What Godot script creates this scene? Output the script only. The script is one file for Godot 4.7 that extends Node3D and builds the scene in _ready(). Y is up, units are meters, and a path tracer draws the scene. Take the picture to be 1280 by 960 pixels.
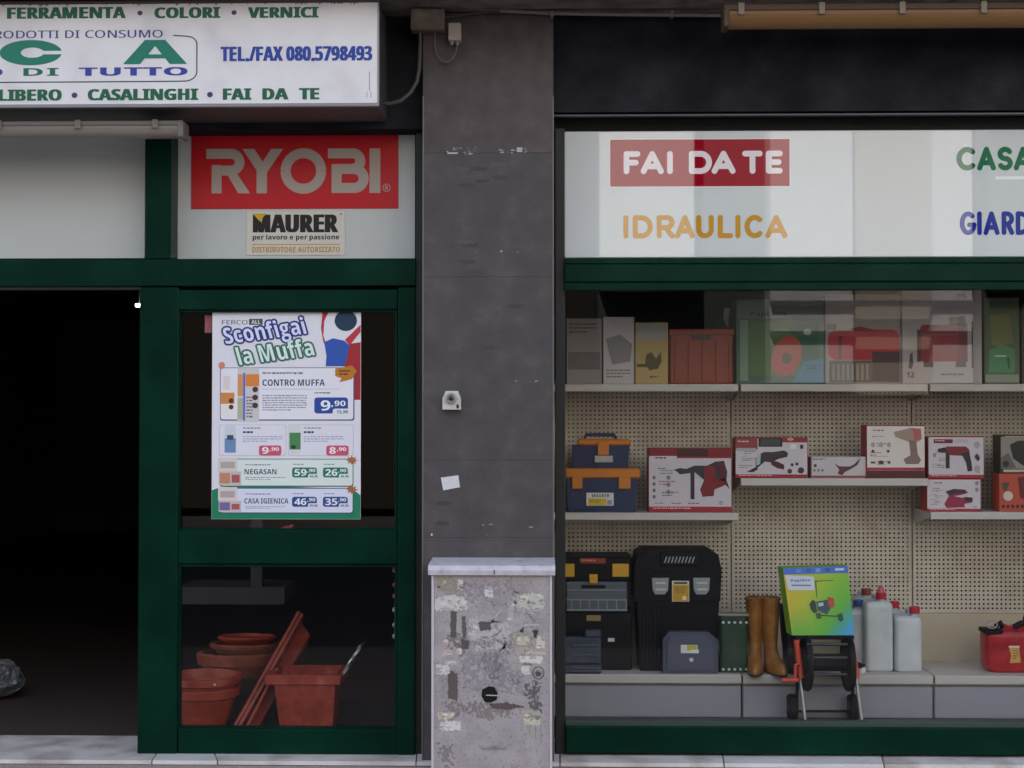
extends Node3D
# A shuttered-pillar hardware shop front: pixels of the photograph give directions, depths come from the facade and shelving planes.

const FOCAL := 1842.0
var cam_pos := Vector3(0, 1.65, 7.0)
var cam_basis := Basis.from_euler(Vector3(deg_to_rad(1.25), deg_to_rad(1.3), 0))
var mats := {}
var base_of := {}
var used := {}
var text_cache := {}

# ------------------------------------------------------------------ mesh builder
class MB:
	var v := PackedVector3Array()
	var n := PackedVector3Array()
	var c := PackedColorArray()
	var uv := PackedVector2Array()
	var cc := Color(1, 1, 1)
	func vert(p, nn, t = Vector2.ZERO):
		v.append(p); n.append(nn); c.append(cc); uv.append(t)
	func tri(a, b, d):   # counter-clockwise seen from outside
		var nn = (b - a).cross(d - a)
		if nn.length_squared() < 1e-18: return
		nn = nn.normalized()
		vert(a, nn); vert(d, nn); vert(b, nn)
	func tri_n(a, b, d, na, nb, nd):
		vert(a, na); vert(d, nd); vert(b, nb)
	func quad(a, b, d, e):
		tri(a, b, d); tri(a, d, e)
	func quad_n(a, b, d, e, na, nb, nd, ne):
		tri_n(a, b, d, na, nb, nd); tri_n(a, d, e, na, nd, ne)
	func out_tri(a, b, d, mid):
		if (b - a).cross(d - a).dot((a + b + d) / 3.0 - mid) < 0: tri(a, d, b)
		else: tri(a, b, d)
	func out_quad(a, b, d, e, mid):
		out_tri(a, b, d, mid); out_tri(a, d, e, mid)
	func hexa(p: Array, mid = null):   # p: four front corners, four back corners, same order
		var m = Vector3.ZERO
		for q in p: m += q
		m /= 8.0
		out_quad(p[0], p[1], p[2], p[3], m); out_quad(p[4], p[5], p[6], p[7], m)
		for i in 4: out_quad(p[i], p[(i + 1) % 4], p[4 + (i + 1) % 4], p[4 + i], m)
	func box(lo: Vector3, hi: Vector3, T := Transform3D()):
		var a = Vector3(minf(lo.x, hi.x), minf(lo.y, hi.y), minf(lo.z, hi.z))
		var b = Vector3(maxf(lo.x, hi.x), maxf(lo.y, hi.y), maxf(lo.z, hi.z))
		hexa([T * Vector3(a.x, a.y, b.z), T * Vector3(b.x, a.y, b.z), T * Vector3(b.x, b.y, b.z), T * Vector3(a.x, b.y, b.z),
			T * Vector3(a.x, a.y, a.z), T * Vector3(b.x, a.y, a.z), T * Vector3(b.x, b.y, a.z), T * Vector3(a.x, b.y, a.z)])
	func cbox(lo: Vector3, hi: Vector3, ch: float, T := Transform3D()):
		var m = (lo + hi) / 2.0
		var h = (hi - lo).abs() / 2.0
		ch = minf(ch, minf(h.x, minf(h.y, h.z)) * 0.95)
		var q = func(ax, sx, sy, sz):
			var p = Vector3(sx * (h.x - (0.0 if ax == 0 else ch)), sy * (h.y - (0.0 if ax == 1 else ch)), sz * (h.z - (0.0 if ax == 2 else ch)))
			return T * (m + p)
		var o = T * m
		for s in [-1, 1]:
			out_quad(q.call(0, s, -1, -1), q.call(0, s, 1, -1), q.call(0, s, 1, 1), q.call(0, s, -1, 1), o)
			out_quad(q.call(1, -1, s, -1), q.call(1, 1, s, -1), q.call(1, 1, s, 1), q.call(1, -1, s, 1), o)
			out_quad(q.call(2, -1, -1, s), q.call(2, 1, -1, s), q.call(2, 1, 1, s), q.call(2, -1, 1, s), o)
			for t in [-1, 1]:
				out_quad(q.call(0, s, t, -1), q.call(0, s, t, 1), q.call(1, s, t, 1), q.call(1, s, t, -1), o)
				out_quad(q.call(0, s, -1, t), q.call(0, s, 1, t), q.call(2, s, 1, t), q.call(2, s, -1, t), o)
				out_quad(q.call(1, -1, s, t), q.call(1, 1, s, t), q.call(2, 1, s, t), q.call(2, -1, s, t), o)
				for w in [-1, 1]:
					out_tri(q.call(0, s, t, w), q.call(1, s, t, w), q.call(2, s, t, w), o)
	func prism(pts: PackedVector2Array, z0: float, z1: float, T := Transform3D()):
		if Geometry2D.is_polygon_clockwise(pts): pts.reverse()
		var ix = Geometry2D.triangulate_polygon(pts)
		for i in range(0, ix.size(), 3):
			var a = pts[ix[i]]; var b = pts[ix[i + 1]]; var d = pts[ix[i + 2]]
			if (b - a).cross(d - a) < 0:
				var t = b; b = d; d = t
			tri(T * Vector3(a.x, a.y, z1), T * Vector3(b.x, b.y, z1), T * Vector3(d.x, d.y, z1))
			tri(T * Vector3(a.x, a.y, z0), T * Vector3(d.x, d.y, z0), T * Vector3(b.x, b.y, z0))
		for i in pts.size():
			var a = pts[i]; var b = pts[(i + 1) % pts.size()]
			quad(T * Vector3(a.x, a.y, z0), T * Vector3(b.x, b.y, z0), T * Vector3(b.x, b.y, z1), T * Vector3(a.x, a.y, z1))
	func lathe(prof: Array, seg: int, T := Transform3D()):   # prof: [radius, height] from the bottom up
		for i in prof.size() - 1:
			var a = prof[i]; var b = prof[i + 1]
			var sl = Vector2(b[1] - a[1], a[0] - b[0]).normalized()
			for k in seg:
				var t0 = TAU * k / seg; var t1 = TAU * (k + 1) / seg
				var d0 = Vector3(sin(t0), 0, cos(t0)); var d1 = Vector3(sin(t1), 0, cos(t1))
				var n0 = (T.basis * (d0 * sl.x + Vector3.UP * sl.y)).normalized()
				var n1 = (T.basis * (d1 * sl.x + Vector3.UP * sl.y)).normalized()
				var p = [T * (d0 * a[0] + Vector3.UP * a[1]), T * (d1 * a[0] + Vector3.UP * a[1]), T * (d1 * b[0] + Vector3.UP * b[1]), T * (d0 * b[0] + Vector3.UP * b[1])]
				if a[0] > 1e-6: tri_n(p[0], p[1], p[2], n0, n1, n1)
				if b[0] > 1e-6: tri_n(p[0], p[2], p[3], n0, n1, n0)
	func tube(pts: Array, r: float, seg := 8):
		var last = []
		for i in pts.size():
			var d = (pts[mini(i + 1, pts.size() - 1)] - pts[maxi(i - 1, 0)]).normalized()
			var u = d.cross(Vector3(0.123, 0.97, 0.21)).normalized()
			var w = u.cross(d).normalized()
			var ring = []
			for k in seg:
				var t = TAU * k / seg
				ring.append([pts[i] + (u * cos(t) + w * sin(t)) * r, u * cos(t) + w * sin(t)])
			if i > 0:
				for k in seg:
					var a = last[k]; var b = last[(k + 1) % seg]; var e = ring[(k + 1) % seg]; var f = ring[k]
					quad_n(a[0], f[0], e[0], b[0], a[1], f[1], e[1], b[1])
			if i == 0 or i == pts.size() - 1:
				for k in seg: tri(pts[i], ring[k][0], ring[(k + 1) % seg][0])
			last = ring
	func loft(rings: Array, smooth := true, cap := true):   # rings of equal point counts
		var m = rings[0].size()
		var ns = []
		for i in rings.size():
			var row = []
			for k in m:
				var du = rings[i][(k + 1) % m] - rings[i][(k - 1 + m) % m]
				var dv = rings[mini(i + 1, rings.size() - 1)][k] - rings[maxi(i - 1, 0)][k]
				var nn = du.cross(dv)
				row.append(nn.normalized() if nn.length_squared() > 1e-16 else Vector3.UP)
			ns.append(row)
		for i in rings.size() - 1:
			for k in m:
				var j = (k + 1) % m
				if smooth: quad_n(rings[i][k], rings[i][j], rings[i + 1][j], rings[i + 1][k], ns[i][k], ns[i][j], ns[i + 1][j], ns[i + 1][k])
				else: quad(rings[i][k], rings[i][j], rings[i + 1][j], rings[i + 1][k])
		if cap:
			for e in [0, rings.size() - 1]:
				var mid = Vector3.ZERO
				for p in rings[e]: mid += p
				mid /= m
				for k in m: tri(mid, rings[e][k], rings[e][(k + 1) % m])
	func uvquad(a, b, d, e):   # a bottom-left, then counter-clockwise; texture upright
		var nn = (b - a).cross(d - a).normalized()
		vert(a, nn, Vector2(0, 1)); vert(d, nn, Vector2(1, 0)); vert(b, nn, Vector2(1, 1))
		vert(a, nn, Vector2(0, 1)); vert(e, nn, Vector2(0, 0)); vert(d, nn, Vector2(1, 0))
	func mesh(colored := false) -> ArrayMesh:
		var a = []
		a.resize(Mesh.ARRAY_MAX)
		a[Mesh.ARRAY_VERTEX] = v; a[Mesh.ARRAY_NORMAL] = n; a[Mesh.ARRAY_TEX_UV] = uv
		if colored: a[Mesh.ARRAY_COLOR] = c
		var m = ArrayMesh.new()
		m.add_surface_from_arrays(Mesh.PRIMITIVE_TRIANGLES, a)
		return m

# flat print in photograph pixels, laid on a rectangle that has its own place in the scene
class Ink:
	var host
	var m := MB.new()
	var o: Vector3; var ux: Vector3; var uy: Vector3; var nn: Vector3
	var x0: float; var y0: float
	var step := 0.0004
	func _init(h, rect: Array, tl: Vector3, tr: Vector3, bl: Vector3):
		host = h; x0 = rect[0]; y0 = rect[1]; o = tl
		ux = (tr - tl) / (rect[2] - rect[0]); uy = (bl - tl) / (rect[3] - rect[1])
		nn = (bl - tl).cross(tr - tl).normalized()
	func at(x, y, lv): return o + ux * (x - x0) + uy * (y - y0) + nn * (lv * step)
	func poly(pts: Array, hex: String, lv := 1.0):
		m.cc = Color.html(hex).srgb_to_linear()
		var p2 = PackedVector2Array()
		for i in range(0, pts.size(), 2): p2.append(Vector2(pts[i], pts[i + 1]))
		poly2(p2, lv)
	func poly2(p2: PackedVector2Array, lv):
		var ix = Geometry2D.triangulate_polygon(p2)
		for i in range(0, ix.size(), 3):
			var a = p2[ix[i]]; var b = p2[ix[i + 1]]; var d = p2[ix[i + 2]]
			if (b - a).cross(d - a) > 0:
				var t = b; b = d; d = t
			m.tri(at(a.x, a.y, lv), at(b.x, b.y, lv), at(d.x, d.y, lv))
	func rect(a, b, d, e, hex: String, lv := 1.0): poly([a, b, d, b, d, e, a, e], hex, lv)
	func ell(cx, cy, rx, ry, hex: String, lv := 1.0, rot := 0.0):
		var p = []
		for k in 20:
			var q = Vector2(cos(TAU * k / 20) * rx, sin(TAU * k / 20) * ry).rotated(rot)
			p.append_array([cx + q.x, cy + q.y])
		poly(p, hex, lv)
	func rrect(a, b, d, e, r, hex: String, lv := 1.0):
		var p = []
		for q in [[d - r, e - r, 0], [a + r, e - r, 1], [a + r, b + r, 2], [d - r, b + r, 3]]:
			for k in 5:
				var t = (q[2] + k / 4.0) * PI / 2
				p.append_array([q[0] + cos(t) * r, q[1] + sin(t) * r])
		poly(p, hex, lv)
	func stroke(pts: Array, w: float, hex: String, lv := 1.0, round_ends := true):
		m.cc = Color.html(hex).srgb_to_linear()
		var p2 = PackedVector2Array()
		for i in range(0, pts.size(), 2): p2.append(Vector2(pts[i], pts[i + 1]) * 16.0)
		for g in Geometry2D.offset_polyline(p2, w * 8.0, Geometry2D.JOIN_ROUND if round_ends else Geometry2D.JOIN_MITER, Geometry2D.END_ROUND if round_ends else Geometry2D.END_BUTT):
			for i in g.size(): g[i] = g[i] / 16.0
			poly2(g, lv)
	func text(s: String, a, b, d, e, hex: String, lv := 2.0, bold := true, shear := 0.0, rot := 0.0):
		m.cc = Color.html(hex).srgb_to_linear()
		var t = host.text_tris(s, bold)
		var mid = Vector2((a + d) / 2.0, (b + e) / 2.0)
		var pts = []
		for q in t:
			var p = Vector2(lerpf(a, d, q.x) + shear * (q.y - 0.5) * (e - b), lerpf(e, b, q.y))
			pts.append((p - mid).rotated(rot) + mid)
		for i in range(0, pts.size(), 3):
			var A = pts[i]; var B = pts[i + 1]; var D = pts[i + 2]
			if (B - A).cross(D - A) > 0:
				var tmp = B; B = D; D = tmp
			m.tri(at(A.x, A.y, lv), at(B.x, B.y, lv), at(D.x, D.y, lv))
	func lines(a, b, d, e, count: int, hex: String, lv := 2.0, seed_ := 1):   # rows of tiny unreadable print
		var r = RandomNumberGenerator.new(); r.seed = seed_ * 77 + 5
		var dy = (e - b) / count
		for i in count:
			var x = a
			while x < d - 1.0:
				var w = r.randf_range(1.2, 5.0)
				var hh = dy * r.randf_range(0.32, 0.5)
				if i == count - 1 and x > a + (d - a) * 0.6: break
				rect(x, b + i * dy, minf(x + w, d), b + i * dy + hh, hex, lv)
				x += w + r.randf_range(0.5, 1.1)

# ------------------------------------------------------------------ helpers
func P(px: float, py: float, z: float) -> Vector3:
	var d = cam_basis * Vector3((px - 640.0) / FOCAL, (480.0 - py) / FOCAL, -1.0)
	return cam_pos + d * ((z - cam_pos.z) / d.z)

func R(a: float, b: float, d: float, e: float, z: float) -> Vector4:   # x0, x1, bottom, top
	var my = (b + e) / 2.0; var mx = (a + d) / 2.0
	return Vector4(P(a, my, z).x, P(d, my, z).x, P(mx, e, z).y, P(mx, b, z).y)

func px_of(p: Vector3) -> Vector2:
	var q = cam_basis.inverse() * (p - cam_pos)
	return Vector2(640.0 - q.x / q.z * FOCAL, 480.0 + q.y / q.z * FOCAL)

func text_tris(s: String, bold: bool) -> Array:
	var key = s + str(bold)
	if key in text_cache: return text_cache[key]
	var f = SystemFont.new()
	f.font_names = PackedStringArray(["Droid Sans"])
	f.font_weight = 700 if bold else 400
	var tm = TextMesh.new()
	tm.font = f; tm.text = s; tm.font_size = 48; tm.pixel_size = 0.01; tm.depth = 0.0; tm.curve_step = 1.5
	var arr = tm.get_mesh_arrays()
	var vs = arr[Mesh.ARRAY_VERTEX]
	var ix = arr[Mesh.ARRAY_INDEX]
	var out = []
	if ix != null and ix.size() > 0:
		for i in ix: out.append(Vector2(vs[i].x, vs[i].y))
	else:
		for p in vs: out.append(Vector2(p.x, p.y))
	var lo = Vector2(1e9, 1e9); var hi = -lo
	for p in out:
		lo = lo.min(p); hi = hi.max(p)
	for i in out.size(): out[i] = (out[i] - lo) / (hi - lo).max(Vector2(1e-6, 1e-6))
	text_cache[key] = out
	return out

func mat(key: String, hex := "ffffff", rough := 0.6, opt := {}) -> StandardMaterial3D:
	if key in mats: return mats[key]
	var m = StandardMaterial3D.new()
	m.resource_name = key
	m.albedo_color = Color.html(hex)
	m.roughness = rough
	for k in opt: m.set(k, opt[k])
	mats[key] = m
	return m

func glass(key: String, hex: String, alpha: float) -> StandardMaterial3D:
	if key in mats: return mats[key]
	var m = mat(key, hex, 0.0)
	m.transparency = BaseMaterial3D.TRANSPARENCY_ALPHA
	m.albedo_color.a = alpha
	m.metallic_specular = 0.43
	return m

func ink_mat() -> StandardMaterial3D:
	return mat("printed_ink", "ffffff", 0.55, {"vertex_color_use_as_albedo": true})

func gloss_ink() -> StandardMaterial3D:
	return mat("glossy_printed_ink", "ffffff", 0.015, {"vertex_color_use_as_albedo": true, "metallic_specular": 0.6})

func noise_tex(seed_: int, freq: float, stops: Array, size := 512, oct := 5, kind := 0, warp := 0.0, grain := 0.0) -> ImageTexture:
	var rg = RandomNumberGenerator.new(); rg.seed = seed_ * 13 + 1
	var fn = FastNoiseLite.new()
	fn.seed = seed_; fn.frequency = freq; fn.noise_type = FastNoiseLite.TYPE_SIMPLEX_SMOOTH
	fn.fractal_octaves = oct
	fn.fractal_type = FastNoiseLite.FRACTAL_RIDGED if kind == 1 else FastNoiseLite.FRACTAL_FBM
	if kind == 2:
		fn.noise_type = FastNoiseLite.TYPE_CELLULAR
		fn.cellular_return_type = FastNoiseLite.RETURN_CELL_VALUE
	if warp > 0:
		fn.domain_warp_enabled = true; fn.domain_warp_amplitude = warp; fn.domain_warp_frequency = freq
	var im = fn.get_seamless_image(size, size)
	var g = Gradient.new()
	var off = PackedFloat32Array(); var cs = PackedColorArray()
	for s in stops:
		off.append(s[0]); cs.append(Color.html(s[1]))
	g.offsets = off; g.colors = cs
	var lut = []
	for i in 256: lut.append(g.sample(i / 255.0))
	im.convert(Image.FORMAT_L8)
	var data = im.get_data()
	var outd = PackedByteArray(); outd.resize(size * size * 3)
	for i in size * size:
		var q: Color = lut[data[i]]
		if grain > 0.0: q = q * (1.0 + rg.randf_range(-grain, grain))
		outd[i * 3] = clampi(int(q.r * 255), 0, 255); outd[i * 3 + 1] = clampi(int(q.g * 255), 0, 255); outd[i * 3 + 2] = clampi(int(q.b * 255), 0, 255)
	var im2 = Image.create_from_data(size, size, false, Image.FORMAT_RGB8, outd)
	im2.generate_mipmaps()
	return ImageTexture.create_from_image(im2)

func tri_mat(key: String, tex: ImageTexture, scale: float, rough := 0.7, opt := {}) -> StandardMaterial3D:
	if key in mats: return mats[key]
	var m = mat(key, "ffffff", rough, opt)
	m.albedo_texture = tex
	m.uv1_triplanar = true; m.uv1_world_triplanar = true
	m.uv1_scale = Vector3.ONE * scale
	return m

func numbered(s: String) -> String:
	if not s in used:
		used[s] = 0
		return s
	used[s] += 1
	return "%s_%03d" % [s, used[s]]

func thing(called: String, label: String, category: String, base := Vector3.ZERO, group := "") -> Node3D:
	var o = Node3D.new()
	o.name = numbered(called)
	add_child(o)
	o.position = base
	o.set_meta("label", label); o.set_meta("category", category)
	if group != "": o.set_meta("group", group)
	base_of[o] = base
	return o

func obj(called: String, m: MB, material: Material, parent: Node3D, colored := false) -> MeshInstance3D:
	var o = MeshInstance3D.new()
	o.name = called
	o.mesh = m.mesh(colored)
	o.material_override = material
	if parent == self: o.name = numbered(called)
	elif parent in base_of: o.position = -base_of[parent]
	parent.add_child(o, true)
	return o

func ink_obj(called: String, k: Ink, parent: Node3D, material = null) -> MeshInstance3D:
	return obj(called, k.m, ink_mat() if material == null else material, parent, true)

func struct(called: String, m: MB, material: Material) -> MeshInstance3D:
	var o = obj(called, m, material, self)
	o.set_meta("kind", "structure")
	return o

func rbox(m: MB, r: Vector4, z0: float, z1: float, ch := 0.0):
	if ch > 0: m.cbox(Vector3(r.x, r.z, minf(z0, z1)), Vector3(r.y, r.w, maxf(z0, z1)), ch)
	else: m.box(Vector3(r.x, r.z, z0), Vector3(r.y, r.w, z1))

func pbox(a, b, d, e, z_front: float, depth: float, ch := 0.0) -> MB:
	var m = MB.new()
	rbox(m, R(a, b, d, e, z_front), z_front - depth, z_front, ch)
	return m

func ink_on(a, b, d, e, z: float) -> Ink:
	var r = R(a, b, d, e, z)
	return Ink.new(self, [a, b, d, e], Vector3(r.x, r.w, z), Vector3(r.y, r.w, z), Vector3(r.x, r.z, z))

# rounded single-stroke capitals (for cut vinyl letters), centre lines inside the box a, b, d, e
func capital(k: Ink, ch: String, a: float, b: float, d: float, e: float, w: float, hex: String):
	a += w / 2; d -= w / 2; b += w / 2; e -= w / 2
	var my = (b + e) / 2.0; var mx = (a + d) / 2.0; var h = e - b; var q = d - a
	var arc = func(cx, cy, rx, ry, t0, t1):
		var p = []
		for i in 15:
			var t = deg_to_rad(lerpf(t0, t1, i / 14.0))
			p.append_array([cx + cos(t) * rx, cy - sin(t) * ry])
		return p
	var L = []
	match ch:
		"F": L = [[d, b, a, b, a, e], [a, my, d - q * 0.15, my]]
		"E": L = [[d, b, a, b, a, e, d, e], [a, my, d - q * 0.1, my]]
		"T": L = [[a, b, d, b], [mx, b, mx, e]]
		"I": L = [[mx, b, mx, e]]
		"L": L = [[a, b, a, e, d, e]]
		"A": L = [[a, e, mx, b, d, e], [a + q * 0.2, e - h * 0.28, d - q * 0.2, e - h * 0.28]]
		"D": L = [[a, b, a, e], [a, b] + arc.call(d - h * 0.5 if q > h * 0.5 else a, my, minf(h * 0.5, q), h * 0.5, 90, -90) + [a, e]]
		"U": L = [[a, b] + arc.call(mx, e - q / 2, q / 2, q / 2, 180, 360) + [d, b]]
		"C": L = [arc.call(mx + q * 0.06, my, q * 0.56, h * 0.5, 48, 312)]
		"G": L = [arc.call(mx, my, q * 0.5, h * 0.5, 48, 350), [d, my + h * 0.08, mx + q * 0.1, my + h * 0.08]]
		"R": L = [[a, e, a, b], [a, b] + arc.call(d - h * 0.27 if q > h * 0.27 else a, b + h * 0.27, minf(h * 0.27, q), h * 0.27, 90, -90) + [a, b + h * 0.54], [mx, b + h * 0.54, d, e]]
		"S": L = [arc.call(mx, b + h * 0.25, q * 0.5, h * 0.25, 30, 270) + arc.call(mx, e - h * 0.25, q * 0.5, h * 0.25, 90, -150)]
	for i in L.size(): k.stroke(L[i], w, hex, 2.0 + i * 0.5)

# ------------------------------------------------------------------ scene
const ZF := -0.11      # face of the green frames
const ZP := -0.24      # opal panels over the doorway
const ZG := -0.15      # glass
const ZS := -0.67      # front of the base shelf
const ZU := -0.74      # front of the upper shelves
const ZB := -1.11      # pegboard

var soffit_y := 0.0
var platform_y := 0.09
var door_right := 0.0

func _ready():
	var cam = Camera3D.new()
	cam.name = "camera"
	add_child(cam)
	cam.transform = Transform3D(cam_basis, cam_pos)
	cam.fov = rad_to_deg(2.0 * atan(480.0 / FOCAL))
	cam.near = 0.1; cam.far = 600.0
	cam.current = true

	var sky_m = ProceduralSkyMaterial.new()
	sky_m.sky_top_color = Color(0.49, 0.54, 0.62)
	sky_m.sky_horizon_color = Color(0.83, 0.835, 0.84)
	sky_m.sky_curve = 0.25
	sky_m.ground_bottom_color = Color(0.25, 0.24, 0.23)
	sky_m.ground_horizon_color = Color(0.70, 0.72, 0.74)
	sky_m.sun_angle_max = 12.0
	var sky = Sky.new()
	sky.sky_material = sky_m
	var env = Environment.new()
	env.background_mode = Environment.BG_SKY
	env.sky = sky
	env.background_energy_multiplier = 1.0
	env.tonemap_mode = Environment.TONE_MAPPER_LINEAR
	env.tonemap_exposure = 4.2
	env.sdfgi_enabled = true; env.ssao_enabled = true; env.ssil_enabled = true
	var we = WorldEnvironment.new()
	we.name = "environment"
	we.environment = env
	add_child(we)

	var sun = DirectionalLight3D.new()
	sun.name = "sun"
	sun.light_energy = 1.5
	sun.light_color = Color(1.0, 0.965, 0.92)
	sun.light_angular_distance = 0.5
	sun.shadow_enabled = true
	add_child(sun)
	sun.look_at_from_position(Vector3.ZERO, Vector3(0.32, -0.95, 0.85))

	soffit_y = P(640, 14, 0.0).y
	build_setting()
	build_building()
	build_opposite()
	build_left_front()
	build_display_window()
	build_sign()
	build_electrics()
	build_cabinet()
	build_shelving()
	build_upper_goods()
	build_middle_goods()
	build_base_goods()
	build_pots()
	build_doorway()

func build_setting():
	var asphalt = tri_mat("asphalt", noise_tex(3, 0.06, [[0.0, "323234"], [0.5, "434345"], [1.0, "5a5a5a"]], 256, 4), 1.3, 0.9)
	var m = MB.new()
	m.box(Vector3(-200, -0.4, -200), Vector3(200, -0.15, 200))
	struct("road", m, asphalt)
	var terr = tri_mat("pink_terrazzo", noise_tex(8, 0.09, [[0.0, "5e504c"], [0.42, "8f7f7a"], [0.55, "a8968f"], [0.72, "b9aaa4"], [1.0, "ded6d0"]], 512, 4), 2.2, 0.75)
	m = MB.new()
	m.box(Vector3(-20, -0.149, -0.02), Vector3(20, 0.0, 3.1))
	struct("pavement", m, terr)
	m = MB.new()
	m.cbox(Vector3(-20, -0.149, 3.104), Vector3(20, 0.0, 3.26), 0.012)
	struct("kerb", m, mat("kerb_stone", "8f8b84", 0.85))
	m = MB.new()
	m.box(Vector3(-20, -0.149, 13.5), Vector3(20, 0.0, 16.9))
	struct("opposite_pavement", m, mat("basalt_paving", "4a4744", 0.9))
	# marble doorstep: slabs with open joints
	var marble = tri_mat("veined_marble", noise_tex(21, 0.008, [[0.0, "b3adac"], [0.3, "c2bcba"], [0.6, "ccc7c5"], [1.0, "dad6d4"]], 512, 5, 0, 40.0), 0.45, 0.5)
	var marble_worn = tri_mat("worn_marble", noise_tex(22, 0.014, [[0.0, "998f8b"], [0.35, "b8aea9"], [0.6, "cac1bc"], [1.0, "d9d1cc"]], 512, 5, 0, 30.0), 0.5, 0.55)
	var step = Node3D.new()
	step.name = "doorstep"
	add_child(step)
	step.set_meta("kind", "structure")
	# [front px joint at py 960, back px joint at the rear edge]
	var cuts = [[-420, -380], [-60, -40], [190, 210], [272, 258], [520, 524], [700, 700], [905, 900], [1105, 1096], [1310, 1296], [1560, 1540]]
	for i in cuts.size() - 1:
		var a = P(cuts[i][0], 958, 0.03).x + 0.003; var b = P(cuts[i + 1][0], 958, 0.03).x - 0.003
		var c2 = P(cuts[i][1], 930, -0.5).x + 0.003; var d = P(cuts[i + 1][1], 930, -0.5).x - 0.003
		var s = MB.new()
		s.hexa([Vector3(a, 0.004, 0.035), Vector3(b, 0.004, 0.035), Vector3(b, 0.022, 0.03), Vector3(a, 0.022, 0.03),
			Vector3(c2, 0.004, -0.5), Vector3(d, 0.004, -0.5), Vector3(d, 0.022, -0.5), Vector3(c2, 0.022, -0.5)])
		obj("marble_slab", s, marble if i % 2 == 0 else marble_worn, step)
	# shop room
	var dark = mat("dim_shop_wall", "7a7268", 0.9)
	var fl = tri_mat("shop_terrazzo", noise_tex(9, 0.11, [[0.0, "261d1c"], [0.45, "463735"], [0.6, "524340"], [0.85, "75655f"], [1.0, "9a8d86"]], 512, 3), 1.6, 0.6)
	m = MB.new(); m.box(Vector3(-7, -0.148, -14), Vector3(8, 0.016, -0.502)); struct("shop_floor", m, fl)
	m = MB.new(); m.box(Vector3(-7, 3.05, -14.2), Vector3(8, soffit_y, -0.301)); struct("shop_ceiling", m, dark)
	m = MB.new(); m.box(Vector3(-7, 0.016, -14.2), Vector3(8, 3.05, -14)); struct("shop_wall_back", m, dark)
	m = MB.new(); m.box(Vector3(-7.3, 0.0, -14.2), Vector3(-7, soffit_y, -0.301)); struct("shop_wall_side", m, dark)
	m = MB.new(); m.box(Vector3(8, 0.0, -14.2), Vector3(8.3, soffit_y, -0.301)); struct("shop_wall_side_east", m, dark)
	# partition behind the pillar, between doorway and display
	var r = R(540, 400, 680, 900, -0.2)
	m = MB.new(); m.box(Vector3(r.x, 0.017, -2.6), Vector3(r.y, 3.049, -0.19)); struct("shop_wall_partition", m, dark)

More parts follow.
